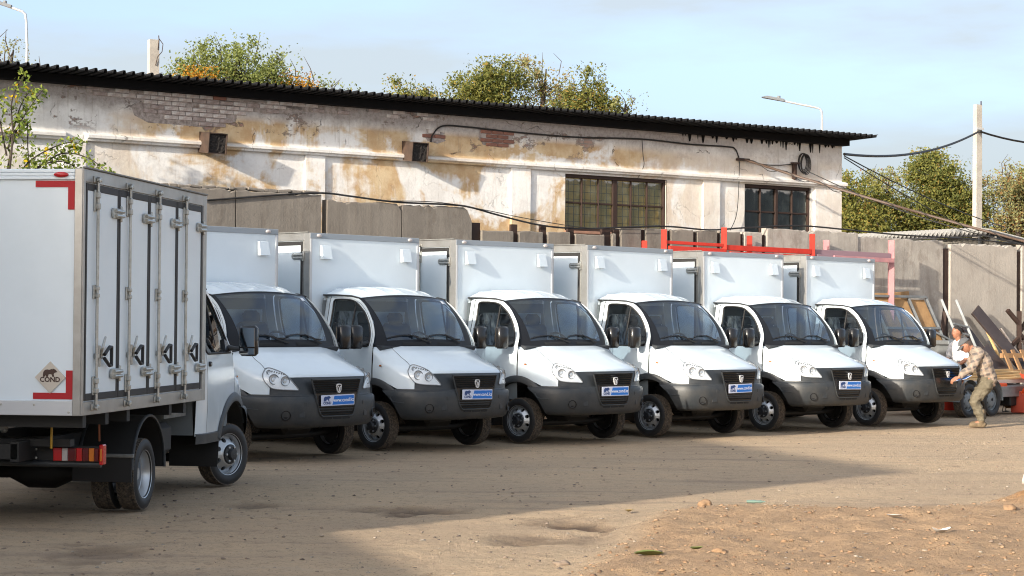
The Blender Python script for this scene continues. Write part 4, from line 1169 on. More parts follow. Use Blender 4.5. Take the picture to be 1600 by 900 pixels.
B = empty('old_workshop', BO, BA, 'long whitewashed workshop with peeling ochre plaster and a black ribbed roof', 'building')
WINS = [(8.31, 10.86, 3.46, 4.56), (12.96, 14.85, 3.46, 4.58)]
wall = MB()
def wl_y(t, z):
    """face of the wall: bays below the cornice are set back between pilasters"""
    pil = (-2.03 < t < -1.64) or (2.52 < t < 2.92) or (7.0 < t < 7.45) or (11.8 < t < 12.25) or (t > 14.92)
    return 0.0 if (z > 4.66 or pil) else .05
ts = sorted(set([round(x, 3) for x in list(np.arange(-9, 15.7, .15))] + [a + d for a in (-2.03, -1.64, 2.52, 2.92, 7.0, 7.45, 11.8, 12.25, 14.92) for d in (-.004, .004)] + [w[k] for w in WINS for k in (0, 1)] + [15.70]))
zs = sorted(set([round(z, 3) for z in np.arange(0, 5.55, .12)] + [4.655, 4.665, 3.46, 4.56, 4.58, 5.55]))
ts = [t for t in ts]; 
P = []
for z in zs:
    row = []
    for t in ts:
        y = wl_y(t, z) + .010 * float(fbm(np.array([t * 3.1]), np.array([z * 3.1]), 3)[0])
        row.append((t, y, z))
    P.append(row)
inw = lambda j, i: any(w[0] - .001 <= (ts[i] + ts[i + 1]) / 2 <= w[1] + .001 and w[2] - .001 <= (zs[j] + zs[j + 1]) / 2 <= w[3] + .001 for w in WINS)
wall.grid(P, skip=lambda j, i: inw(j, i))
for w in WINS:   # reveals
    a, b_, z0, z1 = w
    wall.add([(a, .07, z0), (a, .30, z0), (a, .30, z1), (a, .07, z1)], [(0, 1, 2, 3)]); wall.add([(b_, .07, z0), (b_, .30, z0), (b_, .30, z1), (b_, .07, z1)], [(3, 2, 1, 0)])
    wall.add([(a, .07, z1), (b_, .07, z1), (b_, .30, z1), (a, .30, z1)], [(0, 1, 2, 3)]); wall.add([(a, .07, z0), (b_, .07, z0), (b_, .30, z0), (a, .30, z0)], [(3, 2, 1, 0)])
wall.add([(15.70, 0, 0), (15.70, 10, 0), (15.70, 10, 5.55), (15.70, 0, 5.55)], [(0, 1, 2, 3)])
wall.add([(-9, 10, 0), (15.7, 10, 0), (15.7, 10, 5.2), (-9, 10, 5.2)], [(0, 1, 2, 3)]); wall.add([(-9, 0, 0), (-9, 10, 0), (-9, 10, 5.5), (-9, 0, 5.5)], [(0, 1, 2, 3)])
wall.build('wall', M['plaster'], B, 30)
# cornice: three stepped mouldings
for (a, b_) in ((-1.64, 15.80), (-9, -2.03)):
    k = MB(); prof = [(.02, 4.60), (-.035, 4.61), (-.04, 4.645), (-.085, 4.655), (-.09, 4.70), (-.06, 4.725), (.02, 4.745)]
    n = max(4, int((b_ - a) / .25))
    PP = []
    for q in range(n + 1):
        t = lerp(a, b_, q / n); w1 = .008 * float(fbm(np.array([t * 2.2]), np.array([1.5]), 3)[0])
        PP.append([(t, y + w1, z + w1 * .8) for y, z in prof])
    k.grid(PP); k.add(PP[0], [tuple(range(7))]); k.add(PP[-1], [tuple(range(7))[::-1]])
    k.build('cornice', M['plaster'], B, 40)
# roof: dark beam, ribbed sheet with its overhang
MB().box((3.35, -.06, 5.575), (24.75, .30, .14)).build('eave_beam', M['tar'], B)
rs = MB(); pit = .165; k0 = -9.2; us = []
while k0 < 15.9:
    us += [(k0, 0), (k0 + .095, 0), (k0 + .112, .055), (k0 + .148, .055)]; k0 += pit
zr = lambda y: 5.672 - .022 * (y + .75)
rs.grid([[(t, y, zr(y) + h) for t, h in us] for y in (-.75, 10.4)])
rs.grid([[(t, y, zr(y) + h - .010) for t, h in us] for y in (-.75, 10.4)])
rs.grid([[(t, -.75, zr(-.75) + h + d) for t, h in us] for d in (0, -.010)])
rs.build('roof', M['roof_metal'], B)
dr = MB(); rr = random.Random(4)
t = 11.2
while t < 15.6:
    w = .02 + .09 * rr.random(); l = .03 + .16 * rr.random() ** 2; dr.add([(t, -.012, 5.51), (t + w, -.012, 5.51), (t + w * .7, -.012, 5.50 - l), (t + w * .35, -.012, 5.49 - l)], [(0, 1, 2, 3)]); t += w + .25 * rr.random() ** 2
tag(dr.build('tar_drips', M['tar'], B), kind='stuff')
# windows
def window(w, cols, rows, pm, back, mull, thick):
    a, b_, z0, z1 = w
    fr = MB(); y = .13; e = .045
    for (c0, d) in (((a + e / 2, y, (z0 + z1) / 2), (e, .08, z1 - z0)), ((b_ - e / 2, y, (z0 + z1) / 2), (e, .08, z1 - z0)), (((a + b_) / 2, y, z1 - .035), (b_ - a - 2 * e, .08, .07)), (((a + b_) / 2, y, z0 + .03), (b_ - a - 2 * e, .08, .06))): fr.box(c0, d, ch=.006)
    f = fr.build('window', M['rust_dark'], B)
    edges_x = [lerp(a + e, b_ - e, k / cols) for k in range(cols + 1)]; zm = lerp(z0, z1, .50)
    for k in range(1, cols): MB().box((edges_x[k], y, (z0 + z1) / 2), (thick if k == mull else .022, .06, z1 - z0 - .13), ch=.005).build('mullion', M['rust_dark'], f)
    MB().box(((a + b_) / 2, y + .002, zm), (b_ - a - 2 * e, .046, .036), ch=.005).build('transom', M['rust_dark'], f)
    ze = [z0 + .06, zm, z1 - .07]
    for k in range(cols):
        for q in range(2):
            MB().add([(edges_x[k] + .012, y + .012, ze[q] + .012), (edges_x[k + 1] - .012, y + .012, ze[q] + .012), (edges_x[k + 1] - .012, y + .016, ze[q + 1] - .012), (edges_x[k] + .012, y + .016, ze[q + 1] - .012)], [(0, 1, 2, 3)]).build('pane', pm, f)
    return f
f1 = window(WINS[0], 6, 2, M['pane_warm'], 0, 3, .11)
bars = MB()
for k in range(1, 18): bars.box((lerp(8.36, 10.8, k / 18), .20, 4.0), (.010, .010, 1.05))
for k in range(1, 7): bars.box((9.58, .212, lerp(3.5, 4.52, k / 7)), (2.5, .010, .010))
tag(bars.build('window_mesh', M['mesh_bar'], f1), kind='stuff')
MB().box((9.58, .33, 4.0), (2.7, .04, 1.3)).build('glow_sheet', M['ochre_glow'], f1)
f2 = window(WINS[1], 4, 2, M['pane_dark'], 0, 2, .07)
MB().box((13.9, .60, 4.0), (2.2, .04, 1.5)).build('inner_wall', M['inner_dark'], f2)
M['sill_brick'] = mat('sill_brick', (.36, .19, .13), .9, noise=(8, (.25, .14, .10), .4, .7))
MB().box((8.95, -.02, 3.425), (1.32, .14, .055), ch=.008).build('window_sill', M['sill_brick'], B)
# loose brickwork where the plaster has fallen: every brick on its own
M['brick_white'] = mat('whitewashed_brick', (.60, .56, .535), .92, noise=(7, (.38, .29, .26), .45, .68), bump=(30, .4))
M['brick_red'] = mat('bare_brick', (.27, .12, .085), .92, noise=(9, (.19, .10, .08), .4, .7), bump=(30, .4))
M['brick_dark'] = mat('sooty_brick', (.42, .355, .335), .92, noise=(9, (.25, .19, .17), .4, .7), bump=(30, .4))
bm_w, bm_r, bm_d = [MB().box((0, 0, 0), (.246, .07, .062), ch=.007).mesh('brick', M[k]) for k in ('brick_white', 'brick_red', 'brick_dark')]
rr = random.Random(12); nb = 0
def in_zone(t, z):
    w = .22 * float(fbm(np.array([t * 1.7]), np.array([z * 4.0]), 3)[0])
    if -.55 + w < t < 1.05 + w and 4.99 + .22 * max(0, .2 - t) + w * .6 < z: return 'w'
    if -1.7 < t < 5.9 and z > 5.40 - w * .5: return 'w' if rr.random() < (.62 if t < 2.6 else .35) else None
    if 1.05 <= t < 2.0 and z > 5.27 + w: return 'w'
    if 6.25 + w < t < 6.98 + w and 4.98 < z < 5.28 + w: return 'r'
    if 5.02 < t < 5.42 and 5.0 < z < 5.22: return 'x'
    return None
mp = MB(); M['mortar'] = mat('dirty_mortar', (.40, .35, .325), .95, noise=(9, (.22, .18, .16), .42, .62), bump=(40, .6))
def mortar(t0, t1, z0, z1):
    n = 14; P_ = []
    for i in range(n):
        a = 2 * math.pi * i / n; k = 1 + .5 * (rr.random() - .5)
        P_.append((lerp(t0, t1, .5 + .5 * max(-1, min(1, 1.25 * math.cos(a))) * k * .95), -.0045, min(5.50, lerp(z0, z1, .5 + .5 * max(-1, min(1, 1.25 * math.sin(a))) * k * .95))))
    mp.add(P_, [tuple(range(n))])
for q in ((-.75, 1.2, 4.97, 5.5), (-1.7, 0, 5.34, 5.5), (.8, 2.3, 5.28, 5.5), (2.1, 3.6, 5.36, 5.5), (6.2, 7.05, 4.98, 5.3), (5.0, 5.45, 4.98, 5.22)): mortar(*q)
tag(mp.build('mortar_patch', M['mortar'], B), kind='stuff')
row = 0; z = 4.86
while z < 5.49:
    t = -1.8 + (.13 if row % 2 else 0)
    while t < 11.2:
        k = in_zone(t, z)
        if k and nb < 285 and rr.random() < .94:
            me = {'w': bm_w if rr.random() < .7 else bm_d, 'r': bm_r, 'x': rr.choice([bm_w, bm_r]), 'd': rr.choice([bm_d, bm_d, bm_w, bm_r])}[k]
            if k == 'w' and rr.random() < .06: me = bm_r
            o = link('brick', me, B, (t, .016 - .014 * rr.random(), z)); o.rotation_euler = (0, R(rr.uniform(-1, 1)), R(rr.uniform(-1.5, 1.5))); nb += 1
        t += .260
    z += .0775; row += 1
# two square steel vents with dark clogged mouths
M['vent_steel'] = mat('rusty_vent', (.07, .042, .030), .8, noise=(7, (.04, .026, .020), .4, .65))
M['vent_mouth'] = mat('clogged_vent_mouth', (.016, .013, .012), .95, noise=(30, (.05, .042, .038), .5, .7), bump=(40, 1.0))
for t, z, l in ((.60, 4.71, 'left one of two rusty square vents on the wall, below bare brickwork'), (4.70, 4.79, 'right one of two rusty square vents on the wall, cable rising from it')):
    v = empty('wall_vent', bw(t, z), BA, l, 'vent', 'square vents on the workshop wall')
    k = MB(); a = .175
    Mx = Matrix.Rotation(R(7), 4, 'X')
    for (c0, d) in (((-a + .006, -.17, 0), (.012, .38, 2 * a)), ((a - .006, -.17, 0), (.012, .38, 2 * a)), ((0, -.17, a - .006), (2 * a - .024, .38, .012)), ((0, -.17, -a + .006), (2 * a - .024, .38, .012))): k.box(Mx @ Vector(c0), d, Mx)
    k.build('duct', M['vent_steel'], v)
    k = MB(); rr2 = random.Random(5)
    k.grid([[Mx @ Vector((lerp(-a + .012, a - .012, i / 8), -.33 + .02 * rr2.random(), lerp(-a + .012, a - .012, j / 8))) for i in range(9)] for j in range(9)]); k.build('mouth', M['vent_mouth'], v)
# brackets, cable coil and the cables clipped to the wall
M['cable'] = mat('black_cable', (.014, .013, .013), .6); M['pipe'] = mat('brown_pipe', (.085, .055, .040), .6)
def wire(name, pts, r, label=None, m='cable', sag=0.0, n=10, parent=None):
    p = []
    for i in range(len(pts) - 1):
        a, b_ = Vector(pts[i]), Vector(pts[i + 1])
        for k in range(n): t = k / n; p.append(a.lerp(b_, t) - Vector((0, 0, sag * 4 * t * (1 - t))))
    p.append(Vector(pts[-1]))
    o = MB().tube(p, r, 6).build(name, M[m], parent, 60)
    if label: tag(o, label, 'cable')
    return o
pts = spline([tuple(bw(t, z, .03)) for t, z in ((5.14, 4.98), (5.18, 5.12), (5.39, 5.29), (5.9, 5.31), (7.0, 5.28), (8.5, 5.27), (10.12, 5.33), (11.4, 5.30), (12.4, 5.31), (12.62, 5.27), (12.72, 5.10))], 5)
wire('wall_cable', pts, .016, 'black cable clipped along the top of the whitewashed wall from the right vent', n=2)
wire('wall_cable', spline([tuple(bw(t, z, .03)) for t, z in ((10.15, 5.31), (10.18, 5.0), (10.2, 4.8), (10.05, 4.55))], 5), .007, 'thin loose wire hanging from the wall cable beside the big window', n=2)
wire('wall_cable', spline([tuple(bw(t, z, .03)) for t, z in ((12.74, 5.05), (12.72, 4.4), (12.66, 3.9), (12.5, 3.6))], 5), .008, 'thin wire running down the wall left of the dark window', n=2)
wire('wall_cable', spline([tuple(bw(t, z, .04)) for t, z in ((12.8, 5.08), (13.3, 5.0), (13.8, 5.0), (14.25, 5.05))], 5), .010, 'wire looping between the two brackets on the white wall', n=2)
b = MB(); b.box(tuple(bw(12.78, 5.06, .09)), (.30, .10, .05), Matrix.Rotation(BA, 4, 'Z')); tag(b.build('cable_bracket', M['rust_dark']), 'rusty bracket on the white wall holding the thick pipe', 'bracket')
b = MB(); b.box(tuple(bw(14.24, 4.90, .08)), (.05, .10, .36), Matrix.Rotation(BA, 4, 'Z')); b.box(tuple(bw(14.24, 5.06, .10)), (.16, .12, .04), Matrix.Rotation(BA, 4, 'Z')); tag(b.build('cable_bracket', M['rust_dark']), 'upright rusty bracket beside the coiled cable on the wall', 'bracket')
b = MB()
for q in range(6):
    r_ = .19 + .012 * (q % 3); c0 = bw(14.47 + .012 * q, 5.09 - .008 * q, .07 + .012 * q)
    b.tube([c0 + BD * (r_ * .62 * math.cos(2 * math.pi * i / 20)) + Vector((0, 0, r_ * math.sin(2 * math.pi * i / 20))) for i in range(21)], .010, 5, caps=False)
tag(b.build('cable_coil', M['cable'], None, 60), 'coil of black cable hung on the white wall near the corner', 'cable coil')

# ------------------------------------------------------------------ concrete fence in front of the workshop
F_ = NT('cast_concrete')
fx, fy, fz = F_.xyz()
v1 = F_.noise(1.0, 5, .6, F_.map((6, 6, .6))); v2 = F_.noise(1.8, 7, .65); v3 = F_.noise(22, 5, .7)
tone = F_.n('ShaderNodeObjectInfo').outputs['Random']
c = F_.mix(F_.ramp(v2, .35, .68), (.315, .29, .262), (.43, .40, .36))
c = F_.mix(F_.ramp(v1, .52, .70, 0, .5), c, (.19, .16, .135)); c = F_.mix(F_.ramp(F_.noise(3.1, 6, .7, F_.map((1, 1, .6), (4, 2, 1))), .52, .66, 0, .6), c, (.22, .19, .165))
c = F_.mix(F_.ramp(v3, .55, .75, 0, .5), c, (.50, .46, .41))
c = F_.mix(F_.ramp(tone, 0, 1, 0, .45), c, (.46, .42, .37))
F_.bump(F_.math('ADD', F_.mul(v1, .5), F_.mul(v3, .4)), .7, .025)
M['concrete'] = F_.done(c, .93)
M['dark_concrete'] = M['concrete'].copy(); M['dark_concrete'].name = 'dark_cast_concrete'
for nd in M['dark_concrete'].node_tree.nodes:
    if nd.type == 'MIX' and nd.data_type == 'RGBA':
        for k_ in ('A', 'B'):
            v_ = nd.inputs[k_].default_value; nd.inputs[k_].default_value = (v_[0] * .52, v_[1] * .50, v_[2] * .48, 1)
FN = empty('concrete_fence', bw(0, 0, 1.9), BA, 'weathered concrete panel fence running behind the parked trucks', 'fence')
def panel(t0, t1, z0, z1, y0=0.0, th=.18, round_r=0.0, rough=.03, name='panel', seed=0):
    """cast slab with a chipped upper edge"""
    r = random.Random(seed + int(t0 * 31)); n = max(3, int((t1 - t0) / .09)); top = []
    for i in range(n + 1):
        t = lerp(t0, t1, i / n); z = z1 - rough * r.random() * (2.2 if r.random() < .15 else 1)
        if round_r and t1 - t < round_r: z -= round_r - math.sqrt(max(0, round_r ** 2 - (round_r - (t1 - t)) ** 2))
        top.append((t, z))
    b = MB(); k = len(top); ch = .012
    vs = [(t, y0 + ch, z) for t, z in top] + [(t, y0, z - ch * 1.5) for t, z in top] + [(t, y0, z0) for t, z in top] + [(t, y0 + th, z) for t, z in top] + [(t, y0 + th, z0) for t, z in top]
    fs = []
    for i in range(k - 1): fs += [(i, k + i, k + i + 1, i + 1), (k + i, 2 * k + i, 2 * k + i + 1, k + i + 1), (3 * k + i, i, i + 1, 3 * k + i + 1), (4 * k + i, 3 * k + i, 3 * k + i + 1, 4 * k + i + 1)]
    fs += [(0, 3 * k, 4 * k, 2 * k, k), (2 * k - 1, 3 * k - 1, 5 * k - 1, 4 * k - 1, k - 1)]
    b.add(vs, fs)
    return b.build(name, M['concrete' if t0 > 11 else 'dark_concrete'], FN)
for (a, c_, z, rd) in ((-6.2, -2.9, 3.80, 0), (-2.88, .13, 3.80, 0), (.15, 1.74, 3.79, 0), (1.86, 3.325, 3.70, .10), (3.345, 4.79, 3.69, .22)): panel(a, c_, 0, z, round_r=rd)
cr = MB(); rr = random.Random(9)
t = -6
while t < 1.7:
    w = .10 + .22 * rr.random(); cr.box((t + w / 2, .09 + .03 * rr.random(), 3.80 + .012 * rr.random()), (w, .16, .03 + .03 * rr.random()), Matrix.Rotation(R(rr.uniform(-6, 6)), 4, 'Y'), ch=.01); t += w + .04 * rr.random()
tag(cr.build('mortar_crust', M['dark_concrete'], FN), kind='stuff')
slots = [(4.83, 5.02), (5.69, 5.83), (6.34, 6.47), (6.96, 7.10), (7.75, 7.95), (8.02, 8.16), (8.62, 8.75), (9.26, 9.36), (9.90, 10.02), (10.50, 10.62), (11.10, 11.22), (11.66, 11.80)]
tops = [3.30, 3.31, 3.32, 3.30, 3.33, 3.46, 3.46, 3.46, 3.46, 3.46, 3.47]
panel(4.80, 11.82, 0, 3.05, y0=.02, rough=.01)
for i in range(len(slots) - 1): panel(slots[i][1], slots[i + 1][0], 3.052, tops[i], th=.20, rough=.02, name='block', seed=i)
for a, c_ in slots: MB().box(((a + c_) / 2, .10, 3.22), (c_ - a - .006, .06, .40)).build('brown_post', M['rust_dark'], FN)
panel(11.81, 14.29, 0, 3.56, rough=.035); panel(14.31, 16.82, 0, 3.48, y0=.03, rough=.035); panel(17.02, 19.10, 0, 3.43, rough=.04); panel(19.28, 22.4, 0, 3.45); panel(22.44, 26, 0, 3.43)
for k in range(7): panel(26.04 + 3.3 * k, 29.3 + 3.3 * k, 0, 3.42 + .05 * (k % 2))
for t, z in ((16.92, 3.30), (19.19, 3.30)): MB().box((t, .10, z / 2), (.14, .10, z)).build('brown_post', M['rust_dark'], FN)
wp = [(-.45, 3.58, 1.93), (1.0, 3.74, 1.93), (1.75, 3.80, 1.92), (2.3, 3.77, 1.92), (3.2, 3.71, 1.92), (4.3, 3.71, 1.92), (4.75, 3.68, 1.92), (5.4, 3.56, 1.9), (6.3, 3.42, 1.9), (7.2, 3.39, 1.9), (8.4, 3.46, 1.9), (9.3, 3.50, 1.9), (10.3, 3.47, 1.9), (11.2, 3.54, 1.9), (12.6, 3.63, 1.9), (13.9, 3.60, 1.9), (15.5, 3.54, 1.9), (17.5, 3.52, 1.9), (19.4, 3.45, 1.9), (21.5, 3.42, 1.9)]
wire('fence_cable', spline([tuple(bw(*q)) for q in wp], 5), .016, 'black cable lying along the top of the concrete fence', n=2)
wp2 = [(3.0, 3.72, 1.95), (4.0, 3.74, 1.95), (4.9, 3.66, 1.95), (6.0, 3.52, 1.95), (7.4, 3.40, 1.95), (8.9, 3.42, 1.95)]
wire('fence_cable', spline([tuple(bw(*q)) for q in wp2], 5), .007, 'thin second wire beside the cable on the low part of the fence', n=2)
# ------------------------------------------------------------------ red steel rack behind the boxes
M['red_paint'] = mat('red_painted_steel', (.52, .030, .012), .45, noise=(5, (.40, .022, .012), .4, .7))
M['pink_paint'] = mat('pink_steel', (.50, .24, .24), .5, noise=(4, (.34, .17, .20), .4, .7))  # plain pink with a duller pink mottle
M['mauve_paint'] = mat('mauve_grey_steel', (.26, .17, .20), .5)
def bar(b, t0, z0, o0, t1, z1, o1, w, h=None):
    """square bar between two points given along the wall, in height and off the wall"""
    p, q = bw(t0, z0, o0), bw(t1, z1, o1); d = q - p; m = d.to_track_quat('X', 'Z').to_matrix().to_4x4()
    return b.box((p + q) / 2, (d.length, w, h or w), m, ch=.004)
rk = empty('steel_rack', bw(10.2, 0, 2.4), BA, 'bright red steel rack whose beams show above the truck boxes', 'rack')
def wpart(b, name, m, T, smooth=None):
    """world-space shape made a part of T"""
    iv = (Matrix.Translation(T.location) @ T.rotation_euler.to_matrix().to_4x4()).inverted()
    return b.xform(iv).build(name, m, T, smooth)
for t, z, o in ((8.80, 3.41, 2.35), (10.28, 3.50, 2.35), (11.2, 3.38, 2.05), (12.58, 3.45, 2.35), (8.5, 3.2, 2.15)):
    wpart(bar(MB(), t, 0, o, t, z, o, .10), 'post', M['red_paint'], rk)
for (a, b_, z, o, h) in ((8.85, 10.24, 3.18, 2.36, .06), (8.85, 10.24, 3.06, 2.44, .10), (10.33, 12.53, 3.12, 2.36, .10), (10.33, 12.53, 3.00, 2.46, .09), (10.9, 12.4, 3.03, 2.2, .04)):
    wpart(bar(MB(), a, z, o, b_, z - .02, o, .06, h), 'beam', M['red_paint'], rk)
rk2 = empty('steel_rack', bw(14.0, 0, 2.4), BA, 'pink steel rack with a tall post right of the last truck box', 'rack')
for t, z, o in ((14.83, 3.40, 2.30), (13.25, 3.36, 2.05)): wpart(bar(MB(), t, 0, o, t, z, o, .115), 'post', M['pink_paint'], rk2)
for (a, b_, z, o, h, mm) in ((12.66, 14.77, 3.10, 2.32, .10, 'mauve_paint'), (13.1, 14.77, 3.00, 2.42, .09, 'pink_paint'), (12.66, 13.4, 3.02, 2.38, .07, 'mauve_paint')):
    wpart(bar(MB(), a, z, o, b_, z - .02, o, .06, h), 'beam', M[mm], rk2)

# ------------------------------------------------------------------ things leaning on the fence at the right
M['ply'] = mat('weathered_plywood', (.40, .24, .11), .8, noise=(5, (.28, .16, .07), .38, .68))
M['dark_board'] = mat('dark_brown_board', (.040, .028, .026), .5, noise=(4, (.06, .045, .042), .4, .7))
M['fresh_wood'] = mat('fresh_pine', (.66, .44, .20), .7, noise=(6, (.56, .35, .15), .4, .7))
M['pale_wood'] = mat('pale_board', (.62, .52, .44), .7)
M['old_wood'] = mat('brown_pallet_wood', (.33, .19, .09), .85, noise=(6, (.22, .12, .055), .4, .7))
M['grey_metal'] = mat('grey_galvanised', (.20, .215, .225), .45, metal=.5, noise=(4, (.30, .32, .33), .4, .7))
M['trailer_grey'] = mat('grey_trailer_steel', (.20, .225, .24), .5, noise=(5, (.13, .14, .15), .4, .7))
M['orange'] = mat('orange_tarp', (.72, .085, .010), .55, bump=(9, .8))
M['dull_red'] = mat('dull_red_plastic', (.36, .055, .030), .6)
tf = empty('leaning_rack', bw(15.6, 0, 2.4), BA, 'aluminium frame with plywood panels leaning behind the last truck', 'metal frame')
def lean(t0, t1, za, zb_, oa, ob, dt=0.0):
    """corners of a leaning sheet: bottom at za/oa, top at zb/ob, its top shifted by dt along the wall"""
    return [bw(t0, za, oa), bw(t1, za, oa), bw(t1 + dt, zb_, ob), bw(t0 + dt, zb_, ob)]
DT = -.75
for k in range(4):
    t = 15.05 + .52 * k
    b = MB(); bar(b, t, .25, 2.75, t + DT, 2.26, 2.28, .05); wpart(b, 'upright', M['grey_metal'], tf)
for z, o, q in ((2.26, 2.27, 1.0), (1.62, 2.43, .68), (.95, 2.58, .35)):
    b = MB(); bar(b, 15.05 + DT * q, z, o + .03, 16.61 + DT * q, z, o + .03, .05); wpart(b, 'crossbar', M['grey_metal'], tf)
b = MB(); bar(b, 15.75, 1.60, 2.50, 16.6, 1.25, 2.62, .04); wpart(b, 'brace', M['grey_metal'], tf)
for k in range(3):
    t = 15.09 + .52 * k; q = lean(t, t + .44, .35, 2.20 + .12 * (k == 0), 2.68, 2.24, DT * .97)
    b = MB(); n = (q[1] - q[0]).cross(q[3] - q[0]).normalized() * .012
    b.add([p - n for p in q] + [p + n for p in q], [(0, 1, 2, 3), (4, 7, 6, 5), (0, 4, 5, 1), (1, 5, 6, 2), (2, 6, 7, 3), (3, 7, 4, 0)])
    tag(b.build('plywood_sheet', M['ply']), ['plywood sheet in the left bay of the leaning aluminium frame', 'plywood sheet in the middle bay of the leaning aluminium frame', 'plywood sheet in the right bay of the leaning aluminium frame'][k], 'plywood', 'plywood sheets behind the frame')
b = MB(); bar(b, 14.55, 2.20, 2.06, 15.6, 2.28, 2.06, .03, .20); tag(b.build('plywood_strip', M['ply']), 'plywood strip standing above the top bar of the leaning frame', 'plywood')
bn = empty('metal_bin', bw(15.9, 0, 2.9), BA, 'light grey metal bin beside the last truck windscreen', 'bin')
MB().box((0, 0, .66), (.60, .5, 1.24), ch=.02).build('body', M['grey_metal'], bn); MB().box((0, -.01, 1.33), (.68, .56, .09), ch=.02).build('rim', M['grey_metal'], bn)
ld = empty('step_ladder', bw(16.5, 0, 2.4), BA, 'grey metal ladder frame leaning on the fence behind the white shirted man', 'ladder')
for t in (16.62, 17.06): wpart(bar(MB(), t + .32, .2, 2.85, t - .2, 2.22, 2.20, .055), 'rail', M['grey_metal'], ld)
for z, q in ((1.72, .28), (1.55, .32), (1.1, .55), (.7, .75)): wpart(bar(MB(), 16.62 - .2 + .52 * q, z, lerp(2.2, 2.85, q) + .02, 17.06 - .2 + .52 * q + .05, z - .08, lerp(2.2, 2.85, q) + .02, .04), 'rung', M['grey_metal'], ld)
b = MB(); bar(b, 16.25, 1.2, 2.35, 16.55, 1.95, 2.2, .10, .14); tag(b.build('steel_offcut', M['rust_dark']), 'short brown steel piece leaning left of the ladder', 'steel')
def plank(name, t0, z0, o0, t1, z1, o1, w, th, m, label, cat, group=None):
    p, q = bw(t0, z0, o0), bw(t1, z1, o1); d = (q - p).normalized(); wv = (BD - d * BD.dot(d)).normalized(); n = d.cross(wv)
    mm = Matrix((wv, d, n)).transposed().to_4x4()
    return tag(MB().box((p + q) / 2, (w, (q - p).length, th), mm, ch=.004).build(name, M[m]), label, cat, group)
plank('dark_board', 18.65, .55, 2.75, 17.55, 2.02, 2.10, .34, .05, 'dark_board', 'long dark brown board leaning on the fence right of the bending man', 'board')
plank('dark_board', 17.55, .6, 2.85, 17.1, 1.66, 2.2, .24, .05, 'dark_board', 'shorter dark board leaning beside the ladder', 'board')
plank('dark_board', 17.80, .5, 2.95, 17.3, 1.20, 2.55, .40, .05, 'dark_board', 'short wide dark board low behind the bending man', 'board')
plank('wood_plank', 18.05, .6, 2.6, 17.72, 1.62, 2.25, .05, .04, 'fresh_wood', 'narrow yellow plank on the left edge of the long dark board', 'plank')
plank('wood_plank', 18.9, .7, 2.5, 18.28, 1.62, 2.16, .05, .04, 'pale_wood', 'pale narrow plank on the right edge of the long dark board', 'plank')
br = empty('steel_bracket', bw(18.7, 0, 2.3), BA, 'dark brown steel bracket with slanting arms against the fence', 'bracket')
wpart(bar(MB(), 18.72, .8, 2.3, 18.72, 2.0, 2.3, .09), 'post', M['rust_dark'], br)
for q in ((18.40, 2.02, 2.25, 18.72, 1.72, 2.3), (18.72, 1.55, 2.3, 19.25, 2.0, 2.25), (18.30, 1.15, 2.3, 18.72, 1.42, 2.3), (18.72, 1.5, 2.32, 19.3, 1.1, 2.3)): wpart(bar(MB(), *q, .08), 'arm', M['rust_dark'], br)
plank('dark_board', 19.1, .7, 2.7, 18.85, 1.42, 2.4, .36, .06, 'dark_board', 'dark board at the right edge under the steel bracket', 'board')
pt = empty('wooden_pallet', bw(18.2, 0, 2.9), BA, 'brown wooden pallet standing by the fence at the right edge', 'pallet')
for k in range(4): wpart(bar(MB(), 17.75 + .28 * k, .55, 3.05, 17.70 + .28 * k, 1.18, 2.75, .13, .03), 'slat', M['old_wood'], pt)
for z, o in ((1.06, 2.78), (.72, 2.94)): wpart(bar(MB(), 17.6, z, o, 18.8, z, o, .08, .10), 'stringer', M['old_wood'], pt)

# ------------------------------------------------------------------ flat trailer with timber
TRA = math.atan2(.62, .57); tl = empty('flat_trailer', (8.60, 37.78, 0), TRA, 'grey two axle flat trailer loaded with pale timber', 'trailer')
b = MB(); b.box((.62, .06, .44), (2.95, .08, .12), ch=.006); b.box((.62, .75, .44), (2.95, .08, .12)); b.box((.62, 1.5, .44), (2.95, .08, .12), ch=.006)
b.box((.62, .78, .525), (2.95, 1.5, .05)); b.build('bed', M['trailer_grey'], tl)
b = MB(); b.box((-.2, .02, .56), (1.9, .03, .16), ch=.004); b.build('side_board', M['trailer_grey'], tl); MB().box((1.5, .02, .43), (1.2, .05, .20), ch=.006).build('side_board', M['grey_metal'], tl)
ME_RIMT = ME_RIMF.copy(); ME_RIMT.materials[0] = M['trailer_grey']
for x in (-.42, .42):
    w = link('trailer_wheel', ME_TYRE, tl, (x, -.06, .30)); link('rim', ME_RIMT, w).scale = (1, .8, 1)
    A = [Vector((x + .37 * math.cos(R(a)), 0, .31 + .37 * math.sin(R(a)))) for a in range(-5, 186, 10)]
    MB().grid([[p + Vector((0, y, 0)) for p in A] for y in (-.16, .10)]).build('fender', M['trailer_grey'], tl, 60)
MB().box((1.62, .3, .28), (.35, .5, .26), ch=.02).build('tool_box', M['under'], tl)
rr = random.Random(21)
tc_ = Matrix.Translation(tl.location) @ Matrix.Rotation(TRA, 4, 'Z')
def on_trailer(name, c, d, rz, m, label, cat, group=None):
    return tag(MB().box(tc_ @ Vector(c), d, tc_.to_3x3().to_4x4() @ Matrix.Rotation(R(rz), 4, 'Z'), ch=.005).build(name, M[m]), label, cat, group)
on_trailer('white_board', (.9, .42, .62), (3.3, .75, .07), 2, 'pale_wood', 'wide pale board lying lowest in the trailer load', 'board')
